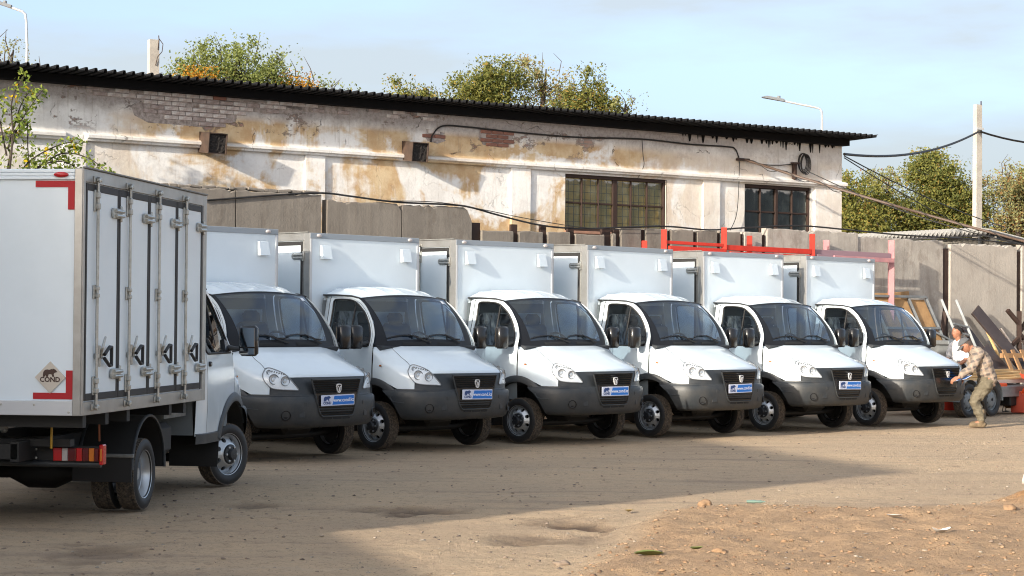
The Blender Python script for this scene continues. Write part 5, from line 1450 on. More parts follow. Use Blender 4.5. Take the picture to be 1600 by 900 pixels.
for k, (x, y, z, l, w, rz) in enumerate(((.7, .12, .675, 2.9, .14, 1), (.5, .30, .68, 3.1, .16, -2), (.9, .52, .68, 3.0, .15, 1), (.55, .22, .725, 2.8, .13, 3), (.85, .42, .73, 3.0, .15, -1), (.75, .30, .775, 3.2, .13, 4), (.95, .50, .78, 2.7, .12, 0), (.85, .40, .82, 2.9, .12, 5))):
    on_trailer('timber', (x, y, z), (l, w, .042), rz, 'fresh_wood', ['short pine timber at the near edge of the trailer load, lowest layer', 'longest pine timber of the lowest layer on the trailer', 'pine timber at the back of the lowest layer on the trailer', 'near pine timber of the second layer on the trailer', 'far pine timber of the second layer on the trailer', 'slanting pine timber near the top of the trailer load', 'short far pine timber near the top of the trailer load', 'topmost slanting pine timber on the trailer load'][k], 'timber', 'timber stacked on the trailer')
b = MB(); rg = random.Random(6); P = []
for j in range(7):
    P.append([tc_ @ Vector((1.55 + .16 * i, -.10 - .10 * math.sin(j / 6 * 3.0) + .03 * rg.random(), .74 - .06 * j + .05 * rg.random())) for i in range(9)])
b.grid(P); tag(b.build('tarp', M['orange'], None, 60), 'crumpled orange tarp hanging off the trailer at the right edge', 'tarp')
b = MB(); b.box(tc_ @ Vector((.9, .03, .55)), (.7, .06, .09), tc_.to_3x3().to_4x4(), ch=.02); tag(b.build('tarp_strip', M['orange']), 'orange cloth strip showing under the pale board on the trailer', 'cloth')
rb = tc_ @ Vector((1.95, -.02, 0)); cr_ = empty('plastic_crate', rb, TRA, 'dull red plastic crate on the ground under the orange tarp', 'crate')
b = MB(); b.box((0, 0, .22), (.55, .4, .42), ch=.02); b.build('body', M['dull_red'], cr_)
for z in (.12, .24, .36): MB().box((0, -.205, z), (.56, .02, .03)).build('rib', M['dull_red'], cr_)
gb = empty('gas_burner', (9.75, 39.6, 0), 0, 'small gas burner on a wire stand near the right edge', 'gas burner')
MB().lathe([(.001, .26), (.10, .26), (.15, .22), (.16, .12), (.12, .08), (.001, .08)], axis='z', n=16).build('body', M['old_wood'], gb, 50)
MB().lathe([(.16, .235), (.18, .245), (.16, .255)], axis='z', n=20, close=True).build('ring', M['grey_metal'], gb, 50)
for a in (20, 110, 200, 290):
    c, s = math.cos(R(a)), math.sin(R(a)); MB().tube([(.17 * c, .17 * s, .24), (.22 * c, .22 * s, .02), (.10 * c, .10 * s, .015)], .012, 6).build('leg', M['grey_metal'], gb, 60)
b = MB(); b.lathe([(.03, .26), (.035, .33), (.001, .34)], axis='z', n=10); b.build('valve', M['grey_metal'], gb, 50)
rbk = empty('red_bucket', (8.70, 40.2, 0), .4, 'red plastic tub seen below the last truck bumper', 'tub')
MB().lathe([(.001, .01), (.22, .01), (.27, .30), (.285, .31), (.26, .31), (.21, .03), (.001, .03)], axis='z', n=20).build('body', M['red_paint'], rbk, 50)

# ------------------------------------------------------------------ small litter on the earth
M['leaf_litter'] = mat('fallen_leaf', (.16, .20, .045), .6); M['dry_leaf'] = mat('dry_leaf', (.30, .21, .07), .7); M['paper'] = mat('white_litter', (.62, .60, .57), .7); M['bottle'] = mat('crushed_green_bottle', (.16, .24, .20), .25)
def leaf_on_ground(x, y, l, rz, m, label, cat='leaf', curl=.25):
    b = MB(); P = []
    for i in range(7):
        t = i / 6; w = l * .34 * math.sin(math.pi * (t * .92 + .04)) ** .8; zz = l * curl * (t - .5) ** 2 * 2
        P.append([(l * (t - .5), -w, zz + w * .5), (l * (t - .5), 0, zz), (l * (t - .5), w, zz + w * .4)])
    b.grid(P); o = b.build({'leaf': 'fallen_leaf'}.get(cat, 'litter_scrap'), M[m], None, 60); o.location = (x, y, ground_z(x, y) + .012); o.rotation_euler = (0, 0, rz); return tag(o, label, cat)
leaf_on_ground(1.27, 13.85, .11, .6, 'leaf_litter', 'green fallen leaf at the bottom, right one of the pair')
leaf_on_ground(.94, 13.75, .20, .1, 'leaf_litter', 'long dull green fallen leaf at the bottom edge', curl=.1)
leaf_on_ground(1.05, 18.0, .12, 1.2, 'dry_leaf', 'small yellow leaf on the rim of the raised red earth')
leaf_on_ground(3.25, 15.35, .16, .3, 'paper', 'white paper scrap on the red earth at the right', 'litter', .5)
leaf_on_ground(3.15, 16.7, .13, -.4, 'paper', 'small grey scrap on the red earth before the soil heap', 'litter', .3)
leaf_on_ground(4.75, 18.6, .22, .9, 'paper', 'white plastic scrap on top of the soil heap', 'litter', 1.2)
b = MB(); b.lathe([(.001, -.10), (.028, -.098), (.032, -.02), (.024, .02), (.030, .06), (.012, .09), (.011, .115), (.001, .116)], axis='x', n=12)
o = b.build('crushed_bottle', M['bottle'], None, 60); o.scale = (.8, .8, .5); o.location = (2.25, 18.7, ground_z(2.25, 18.7) + .02); o.rotation_euler = (0, 0, -.15); tag(o, 'crushed pale green bottle lying on the sunlit earth', 'bottle')
for k, (x, y, s, l) in enumerate(((.36, 13.95, .055, 'brown stone at the foot of the raised earth'), (1.75, 18.35, .09, 'pale lump of earth on the far rim of the raised earth'), (1.45, 14.1, .05, 'clod of red earth beside the fallen green leaf'), (4.25, 17.3, .07, 'orange clod rolled off the soil heap'))):
    r2 = np.random.RandomState(k + 3); bm = bmesh.new(); bmesh.ops.create_icosphere(bm, subdivisions=3, radius=s)
    for v in bm.verts:
        d = v.co.normalized(); q = 1 + 1.3 * float(fbm(np.array([d.x * 2 + k * 5 + d.z]), np.array([d.y * 2 + d.z * 1.3]), 3)[0]); v.co = Vector((d.x * q, d.y * q * .75, d.z * q * .5)) * s
    me = bpy.data.meshes.new('earth_lump'); bm.to_mesh(me); bm.free(); me.materials.append(M['clod'] if k else M['stone_mid']); me.shade_smooth()
    tag(link('earth_lump', me, None, (x, y, ground_z(x, y) + s * .15), k * 1.3), l, 'clod')
# ------------------------------------------------------------------ people
M['skin'] = mat('skin', (.42, .20, .125), .55); M['skin_dark'] = mat('tanned_skin', (.33, .15, .09), .55)
M['hair'] = mat('dark_hair', (.018, .014, .012), .7); M['hair_grey'] = mat('brown_grey_hair', (.07, .05, .04), .7)
M['cap'] = mat('grey_cap', (.085, .088, .094), .85); M['trouser'] = mat('olive_trousers', (.115, .098, .066), .9, noise=(9, (.17, .145, .10), .45, .7)); M['boot'] = mat('dusty_boots', (.19, .14, .085), .9, noise=(12, (.10, .07, .04), .4, .7))
M['tee'] = mat('white_tshirt', (.74, .73, .72), .85); M['black_cloth'] = mat('black_cloth', (.012, .012, .014), .85)
P_ = NT('plaid_shirt'); px, py, pz = P_.xyz()
def stripes(v, s, ph=0.0): return P_.ramp(P_.math('ABSOLUTE', P_.math('SUBTRACT', P_.math('FRACT', P_.math('MULTIPLY_ADD', v, s)), .5)), .10, .16, 1, 0)
h1 = P_.ramp(P_.math('SINE', P_.mul(P_.math('ADD', pz, P_.mul(px, .35)), 62)), .25, .6); h2 = P_.ramp(P_.math('SINE', P_.mul(P_.math('SUBTRACT', px, P_.mul(pz, .35)), 62)), .25, .6)
c = P_.mix(P_.mul(h1, .8), (.25, .205, .165), (.10, .088, .088)); c = P_.mix(P_.mul(h2, .6), c, (.36, .27, .21)); c = P_.mix(P_.ramp(P_.noise(7, 5), .5, .7, 0, .2), c, (.14, .12, .08))
P_.bump(P_.noise(11, 4), .6, .03)
M['plaid'] = P_.done(c, .9)
def fused(name, chains, m, parent=None, voxel=.012, smooth=4, wrinkle=0.0):
    """swept limbs (x, y, z, radius) melted into one continuous surface"""
    mb = MB()
    for ch in chains:
        p = spline([tuple(q) for q in ch], 5) if len(ch) > 2 else [tuple(q) for q in ch]
        d0 = (Vector(p[0][:3]) - Vector(p[1][:3])).normalized(); d1 = (Vector(p[-1][:3]) - Vector(p[-2][:3])).normalized()
        cap = [(.9, .43), (.7, .71), (.4, .92)]
        q = [(*(Vector(p[0][:3]) + d0 * p[0][3] * a), p[0][3] * b_) for a, b_ in cap] + p + [(*(Vector(p[-1][:3]) + d1 * p[-1][3] * a), p[-1][3] * b_) for a, b_ in cap[::-1]]
        mb.tube([v[:3] for v in q], [v[3] for v in q], 14)
    me = mb.mesh(name, m); o = bpy.data.objects.new(name, me); col.objects.link(o)
    r = o.modifiers.new('melt', 'REMESH'); r.mode = 'VOXEL'; r.voxel_size = voxel
    k = o.modifiers.new('soft', 'SMOOTH'); k.factor = .5; k.iterations = smooth
    dg = bpy.context.evaluated_depsgraph_get(); m2 = bpy.data.meshes.new_from_object(o.evaluated_get(dg))
    bpy.data.objects.remove(o); m2.materials.clear(); m2.materials.append(m); m2.name = name
    if wrinkle:
        n = len(m2.vertices); co = np.empty(n * 3, np.float32); no = np.empty(n * 3, np.float32); m2.vertices.foreach_get('co', co); m2.vertices.foreach_get('normal', no)
        co = co.reshape(-1, 3); no = no.reshape(-1, 3)
        d = fbm(co[:, 0] * 9 + co[:, 1] * 6 + 40, co[:, 2] * 13 + 40, 3)[:, None] * wrinkle; m2.vertices.foreach_set('co', (co + no * d).ravel())
    m2.shade_smooth(); return link(name, m2, parent)
def hand(w, d, up, s, r=.0105):
    """palm, four fingers of different length bent at the knuckles, and a thumb from the side of the palm"""
    d = Vector(d).normalized(); up = Vector(up); up = (up - d * up.dot(d)).normalized(); side = d.cross(up).normalized() * s; w = Vector(w); L = []
    for o in (-.024, -.008, .008, .024): L.append([(*w, .020), (*(w + d * .05 + side * o), .016), (*(w + d * .088 + side * o * 1.2), .014)])
    for off, l in ((.030, .070), (.010, .080), (-.010, .075), (-.029, .060)):
        a = w + d * .088 + side * off; b = a + d * l * .5 - up * .008; e = b + d * l * .30 - up * .022; f = e + d * l * .12 - up * .022
        L.append([(*a, r), (*b, r * .95), (*e, r * .85), (*f, r * .75)])
    a = w + side * .022 + d * .03; b = a + side * .030 + d * .022 - up * .006; e = b + d * .03 + side * .004 - up * .014; L.append([(*a, r * 1.4), (*b, r * 1.1), (*e, r * .9)])
    return L
def head(parent, c, fwd, up, m, hairm, s=1.0):
    """a head with brow, nose, mouth, ears and eyes; returns its matrix"""
    f = Vector(fwd).normalized(); u = Vector(up); u = (u - f * u.dot(f)).normalized(); l = u.cross(f)
    mx = Matrix((f, l, u)).transposed().to_4x4(); mx.translation = Vector(c)
    bm = bmesh.new(); bmesh.ops.create_uvsphere(bm, u_segments=28, v_segments=20, radius=1)
    for v in bm.verts:
        x, y, z = v.co
        q = Vector((x * .098, y * .074, z * .122))
        if z < 0: q.x *= 1 - .12 * (-z) ** 2; q.y *= 1 - .38 * (-z) ** 1.5
        if z < -.2 and x > 0: q.x += .012 * min(1, (-z - .2) * 2)
        if x > .5:
            q.x += .026 * math.exp(-(y / .16) ** 2 - ((z + .10) / .17) ** 2)           # nose
            q.x -= .010 * math.exp(-((abs(y) - .38) / .17) ** 2 - ((z - .10) / .13) ** 2)  # eye sockets
            q.x += .006 * math.exp(-(y / .5) ** 2 - ((z - .30) / .10) ** 2)
            q.x -= .006 * math.exp(-(y / .25) ** 2 - ((z + .46) / .05) ** 2); q.x += .007 * math.exp(-(y / .25) ** 2 - ((z + .80) / .14) ** 2)
        v.co = q * s
    me = bpy.data.meshes.new('head'); bm.to_mesh(me); bm.free(); me.materials.append(m); me.shade_smooth(); me.transform(mx)
    iv = parent.matrix_world.inverted() if False else Matrix.Identity(4)
    hd = link('head', me, parent)
    for sd in (1, -1):
        MB().lathe([(.001, .0), (.014, .004), (.018, .012), (.014, .018), (.001, .014)], (0, 0, 0), axis='y', n=12).xform(mx @ Matrix.Translation((-.005 * s, (.068 * sd if sd > 0 else -.068) * s, .0)) @ Matrix.Diagonal((1, sd, 1.7, 1))).build('ear', m, hd, 60)
        MB().lathe([(.001, -.008), (.008, -.004), (.010, .002), (.001, .010)], axis='x', n=10).xform(mx @ Matrix.Translation((.082 * s, .029 * s * sd, .012 * s))).build('eye', M['hair'], hd, 60)
    MB().box((0, 0, 0), (.006, .045, .006), ch=.002).xform(mx @ Matrix.Translation((.092 * s, 0, -.057 * s))).build('mouth', M['dull_red'], hd)
    hb = bmesh.new(); bmesh.ops.create_uvsphere(hb, u_segments=24, v_segments=16, radius=1)
    kill = [v for v in hb.verts if (v.co.z < .22 + .42 * v.co.x and v.co.x > .0) or v.co.z < -.35]
    bmesh.ops.delete(hb, geom=kill, context='VERTS')
    for v in hb.verts: v.co = Vector((v.co.x * .106 - .004, v.co.y * .080, v.co.z * .130)) * s
    me = bpy.data.meshes.new('hair'); hb.to_mesh(me); hb.free(); me.materials.append(hairm); me.shade_smooth(); me.transform(mx); link('hair', me, hd)
    return mx, hd

# --- the man bending at the grille of the last truck: local frame, x towards the truck (world -X), y to the camera side
def person(loc, rz, label): return empty('person', loc, rz, label, 'person')
man = person((7.72, 33.66, 0), math.pi, 'man in grey cap, plaid shirt and olive trousers bending with a blue sign')
# x forward (towards the truck), y to his left
def both_y(ch, d): return [[(x, y + s * d, z, r) for x, y, z, r in ch] for s in (1, -1)]
spine = [(-.16, 0, .80, .105), (-.13, 0, .92, .11), (-.085, 0, 1.04, .115), (-.02, 0, 1.16, .105), (.025, 0, 1.225, .085)]
legs = [[(-.15, .08, .78, .085), (-.035, .10, .60, .068), (.075, .11, .43, .055), (.02, .115, .27, .052), (-.03, .12, .11, .042), (.08, .12, .05, .036)],
        [(-.15, -.08, .78, .085), (-.06, -.11, .60, .068), (.012, -.13, .43, .055), (-.05, -.135, .27, .052), (-.10, -.14, .11, .042), (.01, -.14, .05, .036)]]
armL = [(.02, .17, 1.20, .062), (.10, .225, 1.08, .050), (.175, .245, .965, .043), (.27, .225, .89, .037), (.355, .205, .825, .028)]
armR = [(.02, -.17, 1.20, .062), (.05, -.225, 1.08, .050), (.075, -.235, .965, .043), (.11, -.17, .88, .037), (.15, -.12, .825, .028)]
neck = [(.02, 0, 1.235, .066), (.085, 0, 1.285, .055), (.14, 0, 1.325, .055)]
fused('body', both_y(spine, .075) + legs + [armL, armR, neck] + hand(armL[-1][:3], (.75, -.1, -.35), (.3, .5, .75), 1) + hand(armR[-1][:3], (.75, .45, -.35), (.3, -.5, .75), -1), M['skin_dark'], man, .0062, 3)
fat = lambda ch, e: [(x, y, z, r + e) for x, y, z, r in ch]
sp2 = [(-.175, 0, .76, .115), (-.165, 0, .84, .125)] + fat(spine[1:], .026)
fused('shirt', both_y(sp2, .075) + [fat(armL[:-1], .022) + [(.325, .211, .848, .048)], fat(armR[:-1], .022) + [(.138, -.130, .840, .048)], [(.02, 0, 1.215, .09), (.07, 0, 1.265, .072)], [(-.17, 0, .78, .13), (-.05, 0, 1.08, .13)]], M['plaid'], man, .011, 3, .055)
tl_ = [[(x, y, z, r) for x, y, z, r in l] for l in ([(-.15, .07, .82, .125), (-.12, .085, .70, .122), (-.02, .10, .57, .103), (.07, .11, .44, .086), (.03, .115, .32, .080), (-.01, .12, .21, .078), (-.03, .12, .15, .074)],
        [(-.15, -.07, .82, .125), (-.125, -.09, .70, .122), (-.05, -.11, .57, .103), (.01, -.13, .44, .086), (-.03, -.133, .32, .080), (-.07, -.138, .21, .078), (-.09, -.14, .15, .074)])]
fused('trousers', tl_ + [[(-.155, .04, .84, .13), (-.155, -.04, .84, .13)]], M['trouser'], man, .011, 3, .07)
for x0, y0 in ((-.03, .12), (-.10, -.14)):
    fused('boot', [[(x0 - .005, y0, .25, .062), (x0, y0, .15, .060), (x0 + .005, y0, .075, .056)], [(x0 - .04, y0, .045, .046), (x0 + .06, y0, .046, .052), (x0 + .16, y0 + .005, .040, .044)], [(x0 - .03, y0 + .012, .03, .036), (x0 + .17, y0 + .015, .028, .032)]], M['boot'], man, .010, 3, .03)
hm, hd = head(man, (.20, 0, 1.345), (.80, .0, -.60), (.6, 0, .8), M['skin_dark'], M['hair_grey'])
cp = bmesh.new(); bmesh.ops.create_uvsphere(cp, u_segments=24, v_segments=16, radius=1)
bmesh.ops.delete(cp, geom=[v for v in cp.verts if v.co.z < .22], context='VERTS')
for v in cp.verts: v.co = Vector((v.co.x * .120 + .0, v.co.y * .094, v.co.z * .128 + .012))
me = bpy.data.meshes.new('cap'); cp.to_mesh(me); cp.free(); me.materials.append(M['cap']); me.shade_smooth(); me.transform(hm); cap = link('cap', me, man)
b = MB(); P = []
for i in range(5):
    t = i / 4; P.append([Vector((.095 + .085 * t - .05 * (q / 4) ** 2, .078 * q / 4, .046 - .030 * t - .010 * (q / 4) ** 2)) for q in range(-4, 5)])
b.grid(P); b.grid([[p - Vector((0, 0, .007)) for p in r_] for r_ in P]); b.xform(hm).build('peak', M['cap'], cap, 60)
# the blue sign in his hands
sg = empty('blue_sign', (7.72 - .27, 33.66 - .05, .80), math.pi, 'blue and white sign held by the bending man', 'sign')
mx = Matrix.Rotation(R(-62), 4, 'Y') @ Matrix.Rotation(R(14), 4, 'X')
MB().box((0, 0, 0), (.008, .50, .128), ch=.002).xform(mx).build('board', M['plate_white'], sg)
MB().prism([(-.12, -.055), (.24, -.055), (.24, .055), (-.09, .055)], lambda u, v, d: (-.0045 - d, u, v), 0, .0015).xform(mx).build('blue_field', M['blue'], sg)
MB().prism([(-.245, -.060), (.245, -.060), (.245, .060), (-.245, .060)], lambda u, v, d: (.0045 + d, u, v), 0, .0015).xform(mx).build('blue_field', M['blue'], sg)

# --- the man in a white T-shirt sitting behind
m2 = person((8.40, 38.15, 0), R(205), 'man in white T-shirt sitting on the timber behind the bending man')
spine = [(-.06, 0, .93, .10), (-.05, 0, 1.06, .105), (-.02, 0, 1.20, .11), (.0, 0, 1.32, .08)]
legs = [[(0, s * .08, .90, .095), (.2, s * .11, .89, .085), (.40, s * .14, .86, .062), (.42, s * .14, .62, .055), (.42, s * .14, .43, .042), (.52, s * .14, .38, .036)] for s in (1, -1)]
arms = [[(.0, s * .17, 1.30, .060), (.01, s * .24, 1.18, .048), (.04, s * .27, 1.07, .042), (.12, s * .24, .99, .036), (.22, s * .19, .95, .028)] for s in (1, -1)]
fused('body', both_y(spine, .075) + legs + arms + [[(.0, 0, 1.34, .062), (.02, 0, 1.40, .054), (.04, 0, 1.46, .054)]] + hand(arms[0][-1][:3], (.85, -.2, -.3), (.2, .2, .9), -1) + hand(arms[1][-1][:3], (.85, .2, -.3), (.2, -.2, .9), 1), M['skin_dark'], m2, .0065, 3)
fused('shirt', both_y(fat(spine, .022), .078) + [fat(a_[:2], .024) + [(.022, a_[2][1] * .96, 1.12, .064)] for a_ in arms] + [[(.0, 0, 1.33, .085), (.012, 0, 1.37, .070)]], M['tee'], m2, .011, 3, .05)
fused('trousers', [fat(l[:4], .018) + [(.42, l[4][1], .46, .062)] for l in legs] + [[(-.05, .05, .92, .125), (-.05, -.05, .92, .125)]], M['black_cloth'], m2, .012, 3, .04)
for y0 in (.14, -.14): fused('shoe', [[(.40, y0, .40, .044), (.48, y0, .375, .044), (.58, y0, .365, .036)]], M['black_cloth'], m2, .011, 3)
head(m2, (.055, 0, 1.545), (.95, -.10, -.05), (0, 0, 1), M['skin_dark'], M['hair'])
# ------------------------------------------------------------------ poles, lamps, shed
M['pole'] = mat('pale_concrete_pole', (.42, .39, .345), .9, noise=(5, (.33, .30, .265), .4, .7))
M['lamp_metal'] = mat('pale_lamp_metal', (.55, .55, .54), .4, metal=.4); M['lamp_head'] = mat('grey_lamp_head', (.16, .17, .18), .5)
def pole(loc, h, w0, w1, label, extra):
    p = empty('utility_pole', loc, .5, label, 'pole', 'concrete utility poles')
    b = MB(); q = []
    for z, w in ((-.2, w0), (h, w1)): q.append([(-w, -w * .8, z), (w, -w * .8, z), (w, w * .8, z), (-w, w * .8, z)])
    b.ring(q[0], q[1]); b.add(q[1], [(0, 1, 2, 3)]); b.build('shaft', M['pole'], p)
    extra(p, h); return p
def ex1(p, h):
    MB().tube([(.08, -.09, h - .25), (.10, -.10, h), (.09, -.10, h + .10)], .012, 5).build('hook', M['rust_dark'], p, 60)
    MB().tube([(.10, -.11, h + .02), (.19, -.13, h - .10), (.17, -.13, h - .28), (.06, -.12, h - .42), (.02, -.11, h - .62)], .010, 5).build('loose_wire', M['rust_dark'], p, 60)
def ex2(p, h):
    MB().box((0, -.12, h - .72), (.26, .03, .06)).build('clamp', M['lamp_metal'], p); MB().tube([(.05, -.09, h), (.05, -.09, h + .10)], .02, 6).build('pin', M['rust_dark'], p)
pole((-8.53, 48, 0), 8.28, .13, .115, 'short pale concrete pole top rising above the roof at the left', ex1)
pole((13.72, 60, 0), 8.22, .125, .10, 'tall pale concrete pole with wires beyond the fence at the right', ex2)
def lamp(loc, pts, label):
    l = empty('street_lamp', loc, 0, label, 'street lamp', 'street lamps behind the workshop')
    MB().tube(pts, [.055, .045] + [.032] * (len(pts) - 2), 8).build('post', M['lamp_metal'], l, 60)
    e, d = Vector(pts[-1]), (Vector(pts[-1]) - Vector(pts[-2])).normalized(); m = d.to_track_quat('X', 'Z').to_matrix().to_4x4()
    k = MB(); k.add([m @ Vector(q) + e for q in ((-.1, -.07, -.02), (.52, -.12, -.03), (.60, 0, -.02), (.52, .12, -.03), (-.1, .07, -.02), (-.1, -.05, .06), (.42, -.08, .05), (.5, 0, .03), (.42, .08, .05), (-.1, .05, .06))],
          [(0, 1, 2, 3, 4), (9, 8, 7, 6, 5), (0, 5, 6, 1), (1, 6, 7, 2), (2, 7, 8, 3), (3, 8, 9, 4), (4, 9, 5, 0)])
    h_ = k.build('lamp_head', M['lamp_head'], l)
    MB().lathe([(.001, 0), (.05, 0), (.05, .09), (.001, .10)], axis='z', n=10).xform(Matrix.Translation(e + Vector((-.06 if d.x < 0 else .06, 0, .04)))).build('sensor', M['lamp_head'], h_)
lamp((-12.0, 50, 0), [(0, 0, 0), (0, 0, 6), (0, 0, 8.4), (-.03, 0, 9.0), (-.05, 0, 9.16), (-.14, 0, 9.24), (-.50, 0, 9.36)], 'street lamp at the far left leaning out over the roof edge')
lamp((9.12, 60, 0), [(0, 0, 0), (0, 0, 6), (0, 0, 7.8), (-.01, 0, 7.98), (-.06, 0, 8.06), (-.2, 0, 8.10), (-1.22, 0, 8.30)], 'street lamp with a long arm above the right end of the roof')
# power lines from the workshop corner
P0 = bw(15.72, 5.34, .05)
wire('power_line', [P0, (13.70, 59.85, 7.40)], .030, 'thick black power line from the roof corner to the right pole', sag=.28, n=16)
wire('power_line', [(13.74, 59.85, 7.42), (18.1, 64, 7.5)], .030, 'black power line leaving the right pole towards the right edge', sag=.2, n=10)
wire('power_line', [bw(15.72, 5.30, .05), (13.6, 56, 4.4)], .014, 'upper of two thin wires slanting down from the roof corner before the trees', sag=.12)
wire('power_line', [bw(15.72, 5.26, .05), (14.2, 57, 3.8)], .012, 'lower of two thin wires slanting down from the roof corner before the trees', sag=.14)
ca, cb = bw(12.80, 5.06, .12), Vector((12.9, 38.83, 2.55))
MB().tube([(12.92, 38.85, 0), (12.92, 38.85, 2.65)], .05, 8).build('cable_post', M['rust_dark'], None, 60)
tag(bpy.data.objects['cable_post'], 'short steel post outside the right edge holding the thick cable', 'post')
pole((18.12, 64.1, 0), 8.2, .125, .10, 'tall concrete pole outside the right edge of the view', ex2)
wire('overhead_cable', [ca, cb], .026, 'thick brown overhead cable running from the wall bracket to the right', 'pipe', sag=.10, n=16)
pts = []
for k in range(90):
    t = k / 89; p = ca.lerp(cb, t) - Vector((0, 0, .10 * 4 * t * (1 - t))); pts.append(p + Vector((0, .05 * math.cos(k * .9), .055 * math.sin(k * .9) - .02)))
wire('overhead_cable', pts, .008, 'thin wire twisted round the thick brown overhead cable', n=1)
wire('overhead_cable', [bw(14.47, 4.95, .1), cb - Vector((.9, -.3, -.42))], .010, 'thin wire below the thick overhead cable from the cable coil', sag=.35)
# shed with a corrugated roof beyond the fence
M['slate'] = mat('corrugated_shed_wall', (.36, .34, .30), .9, noise=(3, (.25, .23, .20), .4, .7)); M['slate_dark'] = mat('dark_shed_roof', (.045, .043, .045), .8); M['slate_sheet'] = mat('shed_roof_sheet', (.34, .33, .31), .85)  # wall and roof sheets in plain greys, rafters near black
sh = empty('corrugated_shed', (11.25, 48.0, 0), 0, 'low shed with wavy corrugated roof beyond the fence at the right', 'shed')
CA, CB = Vector((-4.9, 8.6, 0)), Vector((6.6, 15.6, 0))
for A_, L_ in ((CA, 9.0), (CB, 12.0)):
    d = A_.normalized(); nrm = Vector((d.y, -d.x, 0)) if A_ is CB else Vector((-d.y, d.x, 0)); nrm = -nrm if nrm.y > 0 else nrm
    b = MB(); n = int(L_ / .045); wv = [d * (L_ * i / n) + nrm * (.022 * math.sin(i * 2 * math.pi / 4) - .25) for i in range(n + 1)]
    b.grid([[p + Vector((0, 0, z)) for p in wv] for z in (0, 3.80)]); b.build('wall', M['slate'], sh, 80)
inn = (CA.normalized() + CB.normalized()).normalized()
for A_, L_, nm in ((CA, 9.5, 'roof_edge'), (CB, 12.5, 'roof_edge')):
    d = A_.normalized(); b = MB(); n = int(L_ / .04)
    def rp(i, q, dz): return d * (L_ * i / n) + inn * (q * 1.6 - .05) + Vector((0, 0, 3.93 + .045 * math.sin(i * 2 * math.pi / 4.0) + dz + .10 * q))
    b.grid([[rp(i, q, 0) for i in range(n + 1)] for q in (0, 1)]); b.grid([[rp(i, 0, dz) for i in range(n + 1)] for dz in (0, -.035)]); b.grid([[rp(i, q, -.05) for i in range(n + 1)] for q in (0, 1)])
    b.build(nm, M['slate_sheet'], sh, 80)
    bb = MB(); m = d.to_track_quat('X', 'Z').to_matrix().to_4x4(); bb.box(d * L_ / 2 + inn * .1 + Vector((0, 0, 3.84)), (L_, .06, .08), m); bb.build('rafter', M['slate_dark'], sh)

# ------------------------------------------------------------------ trees
def leaf_mat(name, c, tl=.35):
    m = bpy.data.materials.new(name); m.use_nodes = True; nt = m.node_tree; nt.nodes.clear()
    o = nt.nodes.new('ShaderNodeOutputMaterial'); d = nt.nodes.new('ShaderNodeBsdfDiffuse'); t = nt.nodes.new('ShaderNodeBsdfTranslucent'); x = nt.nodes.new('ShaderNodeMixShader')
    d.inputs['Color'].default_value = (*c, 1); t.inputs['Color'].default_value = (c[0] * 1.3, c[1] * 1.3, c[2] * .8, 1); x.inputs['Fac'].default_value = tl
    nt.links.new(d.outputs[0], x.inputs[1]); nt.links.new(t.outputs[0], x.inputs[2]); nt.links.new(x.outputs[0], o.inputs['Surface']); return m
LG = [leaf_mat('leaf_olive', (.155, .165, .055)), leaf_mat('leaf_yellow_green', (.215, .21, .06)), leaf_mat('leaf_dark_green', (.08, .10, .035)), leaf_mat('leaf_brownish', (.30, .20, .06))]
LA = [leaf_mat('leaf_grey_green', (.19, .215, .08)), leaf_mat('leaf_bright_green', (.20, .235, .075)), leaf_mat('leaf_deep_green', (.11, .14, .05)), leaf_mat('leaf_orange', (.42, .21, .035))]
LP = [leaf_mat('leaf_pale', (.28, .28, .13)), leaf_mat('leaf_tan', (.26, .19, .085)), leaf_mat('leaf_grey', (.21, .22, .12)), leaf_mat('leaf_rust', (.24, .12, .05))]
M['bark'] = mat('dark_bark', (.040, .030, .024), .95, noise=(14, (.08, .062, .05), .4, .7))
def leaves(name, pts, sizes, mats, mi, parent, rs):
    """pts (n,3): small leaf-shaped quads turned every way"""
    n = len(pts); a = rs.rand(n) * 6.283; b = (rs.rand(n) - .5) * 2.2; c = rs.rand(n) * 6.283
    ax = np.stack([np.cos(a) * np.cos(b), np.sin(a) * np.cos(b), np.sin(b)], -1); up = np.stack([np.cos(c), np.sin(c), .5 * np.sin(c * 3)], -1)
    sd = np.cross(ax, up); sd /= np.linalg.norm(sd, axis=1, keepdims=True) + 1e-9
    s = sizes[:, None]
    V = np.stack([pts - ax * s * .5, pts + sd * s * .24, pts + ax * s * .5, pts - sd * s * .24], 1).reshape(-1, 3)
    F = np.arange(n * 4).reshape(n, 4)
    return link(name, np_mesh(name, V, F, mats, mi), parent)
